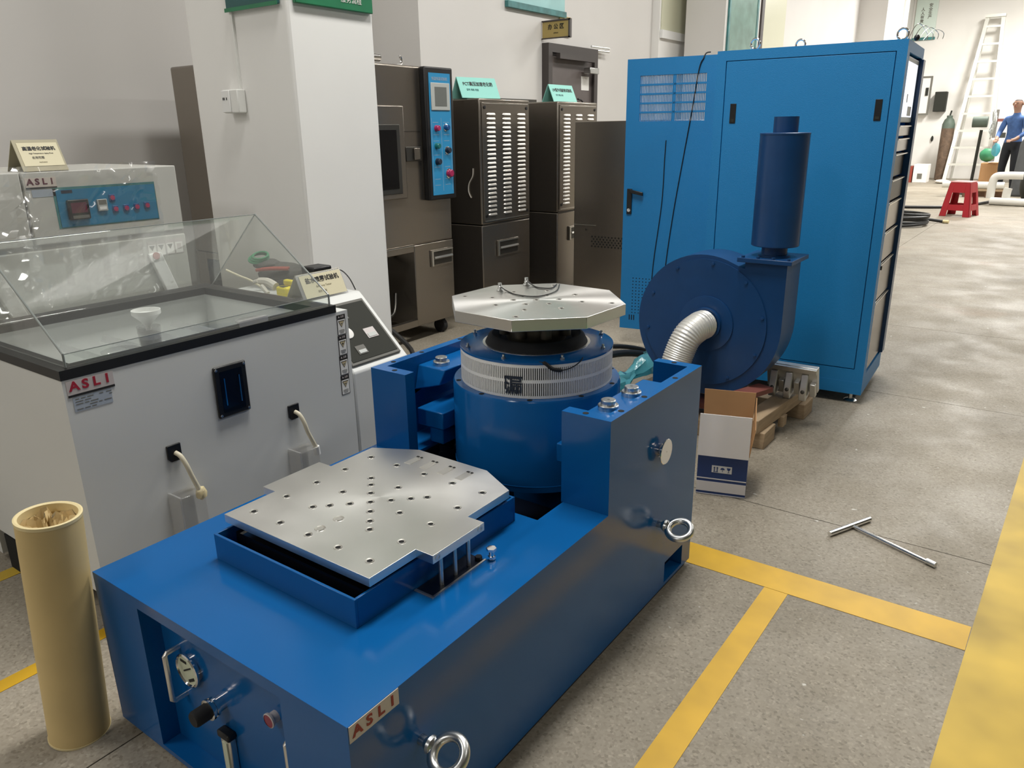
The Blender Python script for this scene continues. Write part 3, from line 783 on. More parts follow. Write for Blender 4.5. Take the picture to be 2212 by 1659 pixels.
# cable tail lying over the rim
bm = bm_new()
A1 = math.radians(-38)
pp = []
for k, (da, dz, dr_) in enumerate(((-16, 0.003, -0.006), (-12, 0.001, 0.002), (-7, -0.014, 0.004), (0, -0.019, 0.004), (7, -0.014, 0.004), (13, -0.003, 0.004), (17, 0.004, -0.004))):
    aa = A1 + math.radians(da); pp.append((CX+(0.2105+dr_)*math.cos(aa), CY+(0.2105+dr_)*math.sin(aa), 0.697+dz))
tube(bm, pp, 0.0025, n=8, k=5, rfun=lambda t: 0.0050 if 0.12 < t < 0.5 else 0.0014)
obj('signal_lead', bm, 'cable', vt)
# ---- loose things on the machine
def accel(x, y, pts, label):
    t = thing('accelerometer', label, 'sensor', (x, y, HZ1))
    obj('base', lathe(bm_new(), [(0.010, 0.0004), (0.010, 0.004), (0.0065, 0.0045), (0.0065, 0.012), (0.0055, 0.013), (0.0055, 0.022), (0, 0.022)], (x, y, HZ1+0.0004), n=20), 'zinc', t)
    obj('lead', tube(bm_new(), pts, 0.0016, n=8, k=8), 'cable', t)
ZC = HZ1 + 0.0022
accel(-1.300, 1.737, [(-1.293, 1.737, HZ1+0.010), (-1.270, 1.733, ZC), (-1.213, 1.706, ZC), (-1.157, 1.722, ZC), (-1.153, 1.804, ZC), (-1.198, 1.895, ZC)], 'small silver accelerometer near the left edge of the octagonal head plate')
accel(-1.282, 1.845, [(-1.276, 1.845, HZ1+0.012), (-1.255, 1.842, ZC), (-1.222, 1.824, ZC), (-1.190, 1.836, ZC), (-1.200, 1.875, ZC), (-1.208, 1.895, ZC)], 'small silver accelerometer near the back edge of the octagonal head plate')
t = thing('hex_bolt', 'bright hex bolt standing on the blue deck by the guide pins', 'bolt', (-0.872, 1.118, ZD))
bm = bm_new(); cyl(bm, (-0.872, 1.118, ZD+0.0022), (-0.872, 1.118, ZD+0.009), 0.0085, n=6); cyl(bm, (-0.872, 1.118, ZD+0.009), (-0.872, 1.118, ZD+0.022), 0.006, n=14); cyl(bm, (-0.872, 1.118, ZD+0.022), (-0.872, 1.118, ZD+0.028), 0.011, n=6)
obj('bolt_body', bm, 'chrome', t)
t = thing('hex_bolt', 'small black bolt head at the end of the guide pin slot', 'bolt', (-0.893, 1.10, ZD))
obj('bolt_body', cyl(bm_new(), (-0.893, 1.10, ZD+0.0013), (-0.893, 1.10, ZD+0.010), 0.008, n=6), 'black_plastic', t)
# ---------------------------------------------------------------- salt spray cabinet
SX1, SX0, SY0, SY1, SZ = -1.858, -2.56, 0.760, 1.654, 0.708
sc = thing('salt_spray_cabinet', 'pale grey salt spray cabinet with clear gabled lid and sloping control console', 'cabinet', (-2.2, 1.2, 0))
bm = bm_new(); wt = 0.05
box(bm, SX1-wt, SX1, SY0, SY1, 0.03, SZ)                              # front wall
box(bm, SX0, SX0+wt, SY0, SY1, 0.03, SZ)
box(bm, SX0+wt, SX1-wt, SY1-0.09, SY1, 0.03, SZ)
box(bm, SX0+wt, SX1-wt, SY0, SY0+wt, 0.12, SZ)
obj('body', bm, 'salt_grey', sc)
obj('basin_floor', box(bm_new(), SX0+wt, SX1-wt, SY0+wt, SY1-0.09, 0.54, 0.56), 'salt_inner', sc)
bm = bm_new()
for (x, y) in ((SX0+0.05, SY0+0.05), (SX1-0.05, SY0+0.05), (SX0+0.05, SY1-0.05), (SX1-0.05, SY1-0.05)): cyl(bm, (x, y, 0), (x, y, 0.03), 0.03, n=18)
obj('foot', bm, 'rubber', sc)
bm = bm_new(); box(bm, SX0+0.10, SX1-0.25, SY0-0.001, SY0+0.03, 0.0, 0.115)
obj('kick_opening', bm, 'dark_gap', sc)
# black rim
bm = bm_new(); rz0, rz1 = SZ, 0.732
RY1 = 1.606
box(bm, SX1-0.048, SX1+0.002, SY0-0.002, RY1, rz0, rz1); box(bm, SX0, SX0+0.075, SY0-0.002, RY1, rz0, rz1)
box(bm, SX0+0.075, SX1-0.048, SY0-0.002, SY0+0.045, rz0, rz1); box(bm, SX0+0.075, SX1-0.048, RY1-0.055, RY1, rz0, rz1)
obj('rim', bm, 'black_plastic', sc)
# lid
lx0, lxr, lx1 = -2.505, -2.203, -1.874
ly0, ly1 = 0.782, 1.596
lz0, lz1, lzr = 0.733, 0.765, 1.000
def pane(name, pts, thick):
    return obj(name, extrude(bm_new(), pts, thick), 'acrylic', sc)
n1 = Vector((lzr-lz1, 0, -(lxr-lx1))).normalized()*0.003
pane('lid_pane', [(lx1, ly0, lz0), (lx1, ly1, lz0), (lx1, ly1, lz1), (lx1, ly0, lz1)], (-0.003, 0, 0))
pane('lid_pane', [(lx1, ly0, lz1), (lx1, ly1, lz1), (lxr, ly1, lzr), (lxr, ly0, lzr)], -Vector((0.235, 0, 0.329)).normalized()*0.003)
pane('lid_pane', [(lxr, ly0, lzr), (lxr, ly1, lzr), (lx0, ly1, lz0), (lx0, ly0, lz0)], Vector((0.267, 0, -0.302)).normalized()*0.003)
for y, dy in ((ly0, 0.003), (ly1, -0.003)):
    pane('lid_pane', [(lx1-0.003, y, lz0), (lx1-0.003, y, lz1), (lxr, y, lzr-0.004), (lx0+0.004, y, lz0)], (0, dy, 0))
def edge(a, b, r=0.0022):
    obj('lid_edge', cyl(bm_new(), a, b, r, n=8), 'acrylic_edge', sc)
for y in (ly0, ly1):
    edge((lx1, y, lz0), (lx1, y, lz1), 0.003); edge((lx1, y, lz1), (lxr, y, lzr), 0.0028); edge((lxr, y, lzr), (lx0, y, lz0), 0.002)
edge((lxr, ly0, lzr), (lxr, ly1, lzr), 0.0014); edge((lx1, ly0, lz1), (lx1, ly1, lz1), 0.0012)
bm = bm_new(); obox(bm, (lx1+0.008, 1.30, 0.748), (0.010, 0, 0), (0, 0.048, 0), (0, 0, 0.0016)); obox(bm, (lx1+0.017, 1.30, 0.742), (0.0016, 0, 0), (0, 0.048, 0), (0, 0, 0.008))
obj('lid_handle', bm, 'clear_cup', sc)
# rack bars and sample trays inside
for y in (0.90, 1.02, 1.15, 1.27, 1.39):
    obj('rack_bar', obox(bm_new(), (-2.18, y, 0.640), (0.27, 0, 0), (0, 0.006, 0.010), (0, -0.002, 0.0014)), 'clear_cup', sc)
for x in (-2.02, -2.36):
    for k in range(5):
        obj('rack_slot', box(bm_new(), x-0.034, x+0.034, 0.86+k*0.125, 0.94+k*0.125, 0.5605, 0.565), 'panel_frame', sc)
obj('spray_tower', cyl(bm_new(), (-2.14, 1.14, 0.56), (-2.14, 1.14, 0.66), 0.034, n=28), 'liquid_grey', sc)
# labels on the front
asli(sc, (SX1, 0.824, 0.683), PY, PZ, 0.112, 0.040, 'label_silver', 'asli_red', True)
lb = obj('rating_label', quad_plate(bm_new(), (SX1, 0.823, 0.643), PY, PZ, 0.092, 0.036, 0.001), 'label_blue', sc)
bm = bm_new()
random.seed(3)
for r in range(5):
    y = 0.782
    while y < 0.862:
        L = random.uniform(0.006, 0.02)
        if random.random() < 0.7: quad_plate(bm, (SX1+0.0011, y+L/2, 0.656-r*0.0065), PY, PZ, min(L, 0.866-y), 0.0020, 0.0003)
        y += L + 0.004
obj('print', bm, 'ink_grey', lb)
# black recessed door handle
hb = obj('door_handle', box(bm_new(), SX1, SX1+0.009, 1.146, 1.250, 0.490, 0.640), 'black_plastic', sc, bevel=0.004)
obj('grip_recess', box(bm_new(), SX1+0.0092, SX1+0.0098, 1.162, 1.234, 0.505, 0.625), 'black_gloss', hb)
bm = bm_new(); box(bm, SX1+0.0098, SX1+0.0125, 1.172, 1.175, 0.525, 0.605); box(bm, SX1+0.0098, SX1+0.0125, 1.220, 1.223, 0.525, 0.605)
obj('chrome_strip', bm, 'chrome', hb)
bm = bm_new()
for (y, z) in ((1.153, 0.632), (1.243, 0.632), (1.153, 0.498), (1.243, 0.498)): lathe(bm, [(0.004, 0.009), (0.0035, 0.0115), (0, 0.012)], (SX1, y, z), (1, 0, 0), n=12)
obj('screw', bm, 'zinc', hb)
# drain outlets with hoses and clear measuring boxes
for (y, z, ey, ez, knot) in ((1.001, 0.440, 1.040, 0.318, True), (1.401, 0.434, 1.448, 0.305, False)):
    po = obj('drain_plate', extrude(bm_new(), [(SX1, y-0.020, z+0.024), (SX1, y+0.020, z+0.024), (SX1, y+0.020, z-0.014), (SX1, y+0.012, z-0.024), (SX1, y-0.012, z-0.024), (SX1, y-0.020, z-0.014)], (0.006, 0, 0)), 'black_plastic', sc, bevel=0.0015)
    obj('hose', tube(bm_new(), [(SX1+0.006, y+0.002, z), (SX1+0.022, y+0.006, z-0.008), (SX1+0.032, y+0.013, z-0.035), (SX1+0.034, y+0.022, z-0.07), (SX1+0.034, ey, ez)], 0.0065, n=12), 'cream_plastic', po)
    if knot: obj('hose_tape', blob(bm_new(), (SX1+0.034, ey+0.002, ez-0.006), (0.014, 0.016, 0.020), 2, 0.12), 'kraft_rim', po)
    else: obj('hose_clip', cyl(bm_new(), (SX1+0.034, ey, ez+0.004), (SX1+0.034, ey+0.003, ez-0.024), 0.0105, n=8), 'white_plastic', po)
    mb = obj('measuring_box', box(bm_new(), SX1+0.001, SX1+0.058, y-0.036, y+0.040, 0.06, ez+0.012), 'measuring_clear', sc, bevel=0.003)
    obj('box_edge', box(bm_new(), SX1+0.002, SX1+0.060, y-0.037, y-0.032, 0.06, ez+0.016), 'clear_cup', mb)
# warning stickers
for k in range(4):
    z = 0.698 - 0.0675*k
    yc = 1.624 - 0.0015*k
    ws = obj('warning_sticker', quad_plate(bm_new(), (SX1, yc, z-0.034), PY, PZ, 0.036, 0.066, 0.0008), 'warn_black', sc)
    obj('white_field', quad_plate(bm_new(), (SX1+0.0008, yc, z-0.041), PY, PZ, 0.031, 0.048, 0.0004), 'paper_white', ws)
    def tri(s, x, m):
        obj('triangle', extrude(bm_new(), [(SX1+x, yc-0.013*s, z-0.0315+0.011*s), (SX1+x, yc+0.013*s, z-0.0315+0.011*s), (SX1+x, yc, z-0.0315-0.011*s)], (0.0003, 0, 0)), m, ws)
    tri(1.0, 0.0012, 'warn_black'); tri(0.78, 0.0016, 'warn_yellow')
    bm = bm_new()
    if k == 1: cyl(bm, (SX1+0.0019, yc, z-0.029), (SX1+0.0022, yc, z-0.029), 0.003, n=10)
    else: quad_plate(bm, (SX1+0.0019, yc, z-0.030), PY, PZ, 0.006+0.001*k, 0.003, 0.0003)
    for r in range(3): quad_plate(bm, (SX1+0.0013, yc, z-0.051-0.0045*r), PY, PZ, 0.022 if r < 2 else 0.016, 0.0015, 0.0003)
    quad_plate(bm, (SX1+0.0009, yc-0.002, z-0.0085), PY, PZ, 0.0, 0.0, 0.0003)
    obj('print', bm, 'warn_black' if k == 1 else 'ink_grey', ws)
    text('lettering', '▲ 注意', 0.0075, (SX1+0.0008, yc, z-0.008), PY, PZ, 'label_silver', ws, off=0.0003)
# console
CY0, CY1 = 1.662, 1.925
prof = [(-1.858, 0.02), (-1.858, 0.488), (-1.872, 0.500), (-2.062, 0.680), (-2.085, 0.700), (-2.52, 0.700), (-2.52, 0.02)]
cn = obj('console', extrude(bm_new(), [(x, CY0, z) for x, z in prof], (0, CY1-CY0, 0)), 'salt_grey', sc, bevel=0.006)
sl = Vector((-0.190, 0, 0.180)).normalized(); su = PY; sn = su.cross(sl)
def onc(y, f): return Vector((-1.868 - 0.196*f, y, 0.4965 + 0.186*f))
obj('panel_frame', obox(bm_new(), onc(1.785, 0.5) + sn*0.004, PY*0.116, sl*0.126, sn*0.004), 'panel_frame', cn, bevel=0.003)
pn = obj('control_panel', obox(bm_new(), onc(1.785, 0.5) + sn*0.0088, PY*0.106, sl*0.114, sn*0.001), 'panel_grey', cn)
def on_panel(y, f, h=0.010): return onc(y, f) + sn*h
obj('gauge_dial', lathe(bm_new(), [(0.024, 0), (0.024, 0.003), (0.022, 0.004), (0, 0.004)], on_panel(1.735, 0.50), sn, n=28), 'paper_white', pn)
obj('gauge_needle', obox(bm_new(), on_panel(1.735, 0.50, 0.0146), PY*0.006+sl*0.012, PY*0.0006-sl*0.0003, sn*0.0004), 'ink', pn)
for (y, f, w_, h_, m_) in ((1.768, 0.75, 0.020, 0.017, 'panel_frame'), (1.830, 0.42, 0.030, 0.026, 'label_silver'), (1.745, 0.22, 0.026, 0.022, 'panel_frame')):
    ww = obj('switch_plate', obox(bm_new(), on_panel(y, f, 0.011), PY*w_*0.8, sl*h_*0.8, sn*0.001), m_, pn)
    obj('switch_rocker', obox(bm_new(), on_panel(y, f, 0.0125) - sl*h_*0.35, PY*w_*0.62, sl*h_*0.30, sn*0.001), 'bezel_grey', ww)
bm = bm_new(); box(bm, SX1-0.001, SX1+0.008, CY1-0.075, CY1-0.012, 0.22, 0.42)
obj('vent_plate', box(bm_new(), SX1-0.0005, SX1+0.006, 1.868, 1.918, 0.255, 0.395), 'black_plastic', cn, bevel=0.003); bm.free()
# ---- things under the lid
def funnel(name, label, c, r, h, m, stem):
    t = thing(name, label, 'funnel', (c[0], c[1], c[2]))
    prof = [(0.008, -stem), (0.008, 0.0), (r*0.45, h*0.45), (r, h), (r, h+0.012), (r*0.94, h+0.012), (r*0.94, h), (0.004, 0.0)]
    obj('cone', lathe(bm_new(), prof, c, n=36), m, t)
    return t
t = funnel('funnel', 'white funnel standing in a clear cup on the spray tower', (-2.14, 1.14, 0.722), 0.040, 0.038, 'white_plastic', 0.01)
t = thing('measuring_cup', 'clear cup of grey liquid under the white funnel', 'cup', (-2.14, 1.14, 0.661))
obj('cup_wall', lathe(bm_new(), [(0, 0), (0.030, 0.0), (0.033, 0.062), (0.0315, 0.062), (0.0285, 0.002), (0, 0.002)], (-2.14, 1.14, 0.661), n=32), 'clear_cup', t)
obj('liquid', lathe(bm_new(), [(0, 0.0025), (0.0275, 0.0025), (0.029, 0.026), (0, 0.026)], (-2.14, 1.14, 0.661), n=32), 'liquid_grey', t)
funnel('funnel', 'clear funnel in the basin near the ASLI plate', (-1.965, 0.965, 0.655), 0.050, 0.052, 'clear_cup', 0.05)
funnel('funnel', 'clear funnel in the basin behind the lid handle', (-1.965, 1.37, 0.655), 0.050, 0.052, 'clear_cup', 0.05)
# ---- things on the console top
ZT = 0.700
t = thing('sign_stand', 'cream tent sign reading 盐水喷雾试验机 on the console', 'sign', (-2.13, 1.79, ZT))
fy0, fy1 = 1.675, 1.875
f0, f1 = Vector((-2.092, 0, ZT+0.001)), Vector((-2.132, 0, ZT+0.088))
sv = (f1-f0).normalized(); sn2 = PY.cross(sv)
obj('front_leaf', obox(bm_new(), (f0+f1)/2 + PY*(fy0+fy1)/2, PY*(fy1-fy0)/2, sv*(f1-f0).length/2, sn2*0.0015), 'clear_cup', t)
obj('card', obox(bm_new(), (f0+f1)/2 + PY*((fy0+fy1)/2+0.004) + sn2*0.0022, PY*0.092, sv*0.042, sn2*0.0006), 'paper_cream', t)
g0 = Vector((-2.19, 0, ZT+0.001)); gv = (f1-g0).normalized()
obj('back_leaf', obox(bm_new(), (f1+g0)/2 + PY*(fy0+fy1)/2, PY*(fy1-fy0)/2, gv*(f1-g0).length/2, gv.cross(PY)*0.0012), 'tent_olive', t)
text('lettering', '盐水喷雾试验机', 0.0215, (f0+f1)/2 + PY*((fy0+fy1)/2+0.006) + sv*0.020 + sn2*0.003, PY, sv, 'ink', t, off=0.0003, bold=0.0004)
text('lettering', 'Salt Spray Tester', 0.010, (f0+f1)/2 + PY*((fy0+fy1)/2+0.004) - sv*0.003 + sn2*0.003, PY, sv, 'tent_olive', t, off=0.0003)
text('lettering', '型号 规格', 0.009, (f0+f1)/2 + PY*((fy0+fy1)/2-0.01) - sv*0.022 + sn2*0.003, PY, sv, 'tent_olive', t, off=0.0003)
t = thing('tape_measure', 'bright yellow tape measure among the tools on the console', 'tape measure', (-2.235, 1.715, ZT))
obj('case', box(bm_new(), -2.265, -2.205, 1.690, 1.742, ZT+0.001, ZT+0.036), 'tape_yellow', t, bevel=0.008, seg=3)
obj('upper_case', box(bm_new(), -2.262, -2.212, 1.722, 1.744, ZT+0.0365, ZT+0.056), 'tape_yellow', t, bevel=0.006, seg=3)
obj('label', box(bm_new(), -2.248, -2.222, 1.694, 1.714, ZT+0.0365, ZT+0.0372), 'ink', t)
obj('blade_tip', box(bm_new(), -2.222, -2.200, 1.7425, 1.762, ZT+0.002, ZT+0.012), 'steel_bright', t)
t = thing('tool_pouch', 'dark cloth tool pouch slumped against the white pillar', 'pouch', (-2.40, 1.84, ZT))
bm = bm_new(); blob(bm, (-2.40, 1.835, ZT+0.047), (0.105, 0.085, 0.042), 3, 0.04); obj('pouch_body', bm, 'pouch', t)
bm = bm_new(); blob(bm, (-2.445, 1.80, ZT+0.085), (0.052, 0.05, 0.020), 3, 0.06); obj('pouch_flap', bm, 'pouch', t)
t = thing('glove', 'dirty white work glove lying beside the yellow tape measure', 'glove', (-2.30, 1.71, ZT))
bm = bm_new(); tube(bm, [(-2.345, 1.685, ZT+0.045), (-2.31, 1.695, ZT+0.045), (-2.275, 1.700, ZT+0.032)], 0.016, n=10); tube(bm, [(-2.32, 1.675, ZT+0.035), (-2.30, 1.672, ZT+0.022), (-2.285, 1.672, ZT+0.012)], 0.008, n=8); tube(bm, [(-2.34, 1.675, ZT+0.05), (-2.355, 1.669, ZT+0.045)], 0.008, n=8, k=2)
obj('glove_body', bm, 'dirty_white', t)
t = thing('pliers', 'red handled pliers on the tool pouch', 'pliers', (-2.36, 1.74, ZT+0.08))
bm = bm_new(); tube(bm, [(-2.40, 1.715, ZT+0.078), (-2.36, 1.745, ZT+0.082), (-2.31, 1.79, ZT+0.080)], 0.006, n=8); tube(bm, [(-2.395, 1.735, ZT+0.080), (-2.36, 1.757, ZT+0.084), (-2.315, 1.80, ZT+0.082)], 0.005, n=8)
obj('handles', bm, 'tool_red', t)
t = thing('cable_bundle', 'green coiled wire on top of the tool pouch', 'wire', (-2.47, 1.79, ZT+0.1))
bm = bm_new()
for k in range(3): torus(bm, (-2.465+0.006*k, 1.78, ZT+0.107+0.006*k), (0.2, -0.3, 1), 0.036-0.004*k, 0.0045, 24, 8)
obj('coil', bm, 'green_plastic', t)
t = thing('zip_tie', 'pale nylon strap sticking out over the lid edge', 'strap', (-2.36, 1.67, ZT))
obj('strap', tube(bm_new(), [(-2.31, 1.672, ZT+0.028), (-2.37, 1.668, ZT+0.050), (-2.43, 1.664, ZT+0.062), (-2.50, 1.660, ZT+0.078)], 0.004, n=8), 'cream_plastic', t)
t = thing('screwdriver', 'short steel screwdriver lying before the sign stand', 'screwdriver', (-2.20, 1.80, ZT))
obj('shaft', tube(bm_new(), [(-2.215, 1.755, ZT+0.009), (-2.205, 1.80, ZT+0.010), (-2.215, 1.85, ZT+0.010)], 0.005, n=8), 'zinc', t)
t = thing('adapter', 'black power adapter with thin lead behind the sign stand', 'adapter', (-2.23, 1.875, ZT))
obj('body', box(bm_new(), -2.29, -2.215, 1.83, 1.915, ZT+0.045, ZT+0.085), 'black_plastic', t, bevel=0.006)
obj('support', box(bm_new(), -2.285, -2.22, 1.835, 1.91, ZT+0.001, ZT+0.0448), 'pouch', t)
obj('lead', tube(bm_new(), [(-2.215, 1.905, ZT+0.065), (-2.17, 1.915, ZT+0.070), (-2.13, 1.918, ZT+0.045), (-2.10, 1.918, ZT+0.003)], 0.0022, n=8), 'cable', t)
# ---------------------------------------------------------------- ageing oven behind the salt cabinet
ov = thing('ageing_oven', 'grey ageing oven with blue control panel partly wrapped in clear film', 'oven', (-3.05, 1.15, 0))
OX, OY0, OY1, OZ = -2.75, 0.55, 1.668, 1.146
obj('body', box(bm_new(), -3.35, OX-0.02, OY0, OY1, 0.02, OZ), 'oven_grey', ov, bevel=0.006)
obj('base_frame', box(bm_new(), -3.33, OX-0.03, OY0+0.02, OY1-0.02, 0.0, 0.02), 'black_plastic', ov)
obj('upper_front', box(bm_new(), OX-0.02, OX, 1.135, OY1, 0.912, OZ), 'oven_grey', ov, bevel=0.004)
dr_ = obj('oven_door', box(bm_new(), OX-0.02, OX, OY0, OY1, 0.10, 0.896), 'oven_grey', ov, bevel=0.004)
obj('seam_strip', box(bm_new(), OX-0.019, OX-0.006, 1.14, OY1-0.004, 0.8965, 0.9115), 'oven_dark_seam', ov)
obj('side_front', box(bm_new(), OX-0.02, OX, OY0, 1.128, 0.912, OZ), 'oven_grey', ov, bevel=0.004)
asli(ov, (OX, 1.188, 1.110), PY, PZ, 0.096, 0.034, 'label_pink', 'asli_violet', True)
obj('rating_label', quad_plate(bm_new(), (OX, 1.192, 1.078), PY, PZ, 0.075, 0.024, 0.001), 'label_blue', ov)
obj('panel_recess', quad_plate(bm_new(), (OX, 1.397, 1.026), PY, PZ, 0.356, 0.134, 0.001), 'frame_teal', ov)
cp = obj('control_panel', quad_plate(bm_new(), (OX, 1.399, 1.024), PY, PZ, 0.344, 0.122, 0.003), 'panel_blue', ov)
XP = OX + 0.003
md = obj('temperature_display', quad_plate(bm_new(), (XP, 1.288, 1.018), PY, PZ, 0.070, 0.066, 0.012), 'black_plastic', cp, bevel=0.003)
obj('display_window', quad_plate(bm_new(), (XP+0.0122, 1.288, 1.024), PY, PZ, 0.052, 0.034, 0.0006), 'asli_violet', md)
obj('key_strip', quad_plate(bm_new(), (XP+0.0122, 1.290, 0.994), PY, PZ, 0.054, 0.010, 0.0006), 'panel_frame', md)
tm = obj('timer', quad_plate(bm_new(), (XP, 1.371, 1.026), PY, PZ, 0.034, 0.040, 0.008), 'bezel_grey', cp, bevel=0.002)
obj('timer_window', quad_plate(bm_new(), (XP+0.0082, 1.371, 1.036), PY, PZ, 0.027, 0.016, 0.0005), 'ink_grey', tm)
obj('timer_keys', quad_plate(bm_new(), (XP+0.0082, 1.371, 1.016), PY, PZ, 0.024, 0.010, 0.0005), 'paper_white', tm)
for (y, z) in ((1.410, 1.048), (1.416, 1.009), (1.455, 1.009), (1.494, 1.010), (1.533, 1.012)):
    bz = obj('button_bezel', quad_plate(bm_new(), (XP, y, z), PY, PZ, 0.021, 0.024, 0.004), 'btn_blue', cp, bevel=0.002)
    obj('button_cap', lathe(bm_new(), [(0.008, 0.004), (0.008, 0.007), (0, 0.0075)], (XP, y, z), (1, 0, 0), n=16), 'btn_red', bz)
bm = bm_new(); quad_plate(bm, (XP, 1.262, 1.078), PY, PZ, 0.036, 0.010, 0.0006)
obj('brand_strip', bm, 'ink_blue', cp)
for k in range(4):
    y = 1.528 + 0.036*k
    ws = obj('warning_sticker', quad_plate(bm_new(), (OX, y, 0.853), PY, PZ, 0.034, 0.056, 0.0008), 'label_silver', dr_)
    obj('white_field', quad_plate(bm_new(), (OX+0.0008, y, 0.848), PY, PZ, 0.029, 0.040, 0.0003), 'paper_white', ws)
    if k < 3: obj('triangle', extrude(bm_new(), [(OX+0.0012, y-0.011, 0.864), (OX+0.0012, y+0.011, 0.864), (OX+0.0012, y, 0.845)], (0.0003, 0, 0)), 'ink_grey', ws)
    else: obj('print', quad_plate(bm_new(), (OX+0.0012, y, 0.852), PY, PZ, 0.018, 0.02, 0.0003), 'label_silver', ws)
for (y, z0) in ((1.53, 0.838), (0.985, 0.862)):
    hd = obj('door_lever', extrude(bm_new(), [(OX+0.002, y-0.028, z0), (OX+0.002, y+0.022, z0+0.004), (OX+0.002, y+0.105, z0-0.25), (OX+0.002, y+0.055, z0-0.25)], (0.018, 0, 0)), 'white_plastic', ov, bevel=0.004)
    obj('pivot_cap', lathe(bm_new(), [(0.013, 0.020), (0.013, 0.025), (0, 0.026)], (OX, y-0.002, z0-0.008), (1, 0, 0), n=20), 'tool_red', hd)
# clear stretch film round the left end
bm = bm_new()
random.seed(11)
ny, nz = 46, 40
grid = []
for j in range(nz+1):
    row = []
    for i in range(ny+1):
        y = OY0-0.02 + (1.60-OY0)*i/ny; z = 0.40 + 0.765*j/nz
        f = 0.036 if y < 1.13 else 0.014
        row.append(bm.verts.new((OX+0.012 + random.uniform(0, f) + (0.025 if y < 1.12 else 0.0), y, z)))
    grid.append(row)
for j in range(nz):
    for i in range(ny):
        bm.faces.new((grid[j][i], grid[j][i+1], grid[j+1][i+1])); bm.faces.new((grid[j][i], grid[j+1][i+1], grid[j+1][i]))
obj('stretch_film', bm, 'wrap', ov)
t = thing('sign_stand', 'cream tent sign reading 高温老化试验机 on the ageing oven', 'sign', (-2.80, 1.21, OZ))
f0, f1 = Vector((-2.752, 0, OZ+0.001)), Vector((-2.800, 0, OZ+0.098)); sv = (f1-f0).normalized(); sn2 = PY.cross(sv)
obj('front_leaf', obox(bm_new(), (f0+f1)/2 + PY*1.215, PY*0.070, sv*0.054, sn2*0.0015), 'tent_olive', t)
obj('card', obox(bm_new(), (f0+f1)/2 + PY*1.217 + sv*0.003 + sn2*0.0022, PY*0.062, sv*0.040, sn2*0.0006), 'paper_cream', t)
g0 = Vector((-2.868, 0, OZ+0.001)); gv = (f1-g0).normalized()
obj('back_leaf', obox(bm_new(), (f1+g0)/2 + PY*1.215, PY*0.070, gv*(f1-g0).length/2, gv.cross(PY)*0.0012), 'tent_olive', t)
text('lettering', '高温老化试验机', 0.0145, (f0+f1)/2 + PY*1.217 + sv*0.022 + sn2*0.003, PY, sv, 'ink', t, off=0.0003, bold=0.0004)
text('lettering', 'High Temperature Aging Oven', 0.0060, (f0+f1)/2 + PY*1.219 + sv*0.006 + sn2*0.003, PY, sv, 'ink_grey', t, off=0.0003)
text('lettering', '应用范围', 0.0095, (f0+f1)/2 + PY*1.205 - sv*0.009 + sn2*0.003, PY, sv, 'ink_grey', t, off=0.0003)
text('lettering', 'Application', 0.0055, (f0+f1)/2 + PY*1.215 - sv*0.024 + sn2*0.003, PY, sv, 'tent_olive', t, off=0.0003)

# ---------------------------------------------------------------- stainless climatic chamber
FX = -3.20
ch = thing('climatic_chamber', 'stainless steel climatic chamber with narrow blue control panel behind the pillar', 'test chamber', (-3.7, 3.2, 0))
bm = bm_new()
box(bm, -4.20, FX, 2.60, 3.782, 0.60, 1.612)
obj('upper_body', bm, 'steel', ch, bevel=0.012, seg=3)
bm = bm_new(); box(bm, -4.20, FX, 3.42, 3.782, 0.10, 0.60); box(bm, -4.20, FX-0.9, 2.60, 3.42, 0.10, 0.60)
box(bm, FX-0.9, FX, 2.60, 3.42, 0.56, 0.60)
obj('lower_body', bm, 'steel', ch, bevel=0.004)
bm = bm_new(); box(bm, FX-0.04, FX-0.002, 2.60, 3.42, 0.10, 0.14); box(bm, FX-0.04, FX-0.002, 2.60, 2.64, 0.14, 0.56)
obj('machine_bay_frame', bm, 'steel', ch)
bm = bm_new(); box(bm, FX-0.89, FX-0.3, 2.66, 3.40, 0.14, 0.42); tube(bm, [(FX-0.25, 2.8, 0.14), (FX-0.22, 2.95, 0.35), (FX-0.2, 3.2, 0.45), (FX-0.2, 3.38, 0.52)], 0.014); tube(bm, [(FX-0.12, 2.9, 0.16), (FX-0.1, 3.1, 0.2), (FX-0.1, 3.3, 0.18), (FX-0.14, 3.38, 0.3)], 0.010)
obj('compressor', bm, 'steel_dark', ch)
for (x, y) in ((FX-0.06, 3.70), (FX-0.06, 2.68), (-4.12, 3.70), (-4.12, 2.68)):
    cs = obj('caster', cyl(bm_new(), (x, y-0.016, 0.045), (x, y+0.016, 0.045), 0.045, n=24), 'rubber', ch)
    obj('caster_fork', box(bm_new(), x-0.02, x+0.02, y-0.022, y+0.022, 0.078, 0.10), 'steel_dark', cs)
pf = obj('panel_housing', box(bm_new(), FX, FX+0.045, 3.535, 3.783, 0.858, 1.610), 'black_plastic', ch, bevel=0.008)
cp = obj('control_panel', quad_plate(bm_new(), (FX+0.045, 3.660, 1.232), PY, PZ, 0.190, 0.690, 0.002), 'panel_blue_light', ch)
XP = FX + 0.047
sb = obj('screen_bezel', quad_plate(bm_new(), (XP, 3.660, 1.448), PY, PZ, 0.166, 0.152, 0.006), 'bezel_grey', cp, bevel=0.003)
obj('touch_screen', quad_plate(bm_new(), (XP+0.006, 3.660, 1.448), PY, PZ, 0.106, 0.106, 0.001), 'screen_grey', sb)
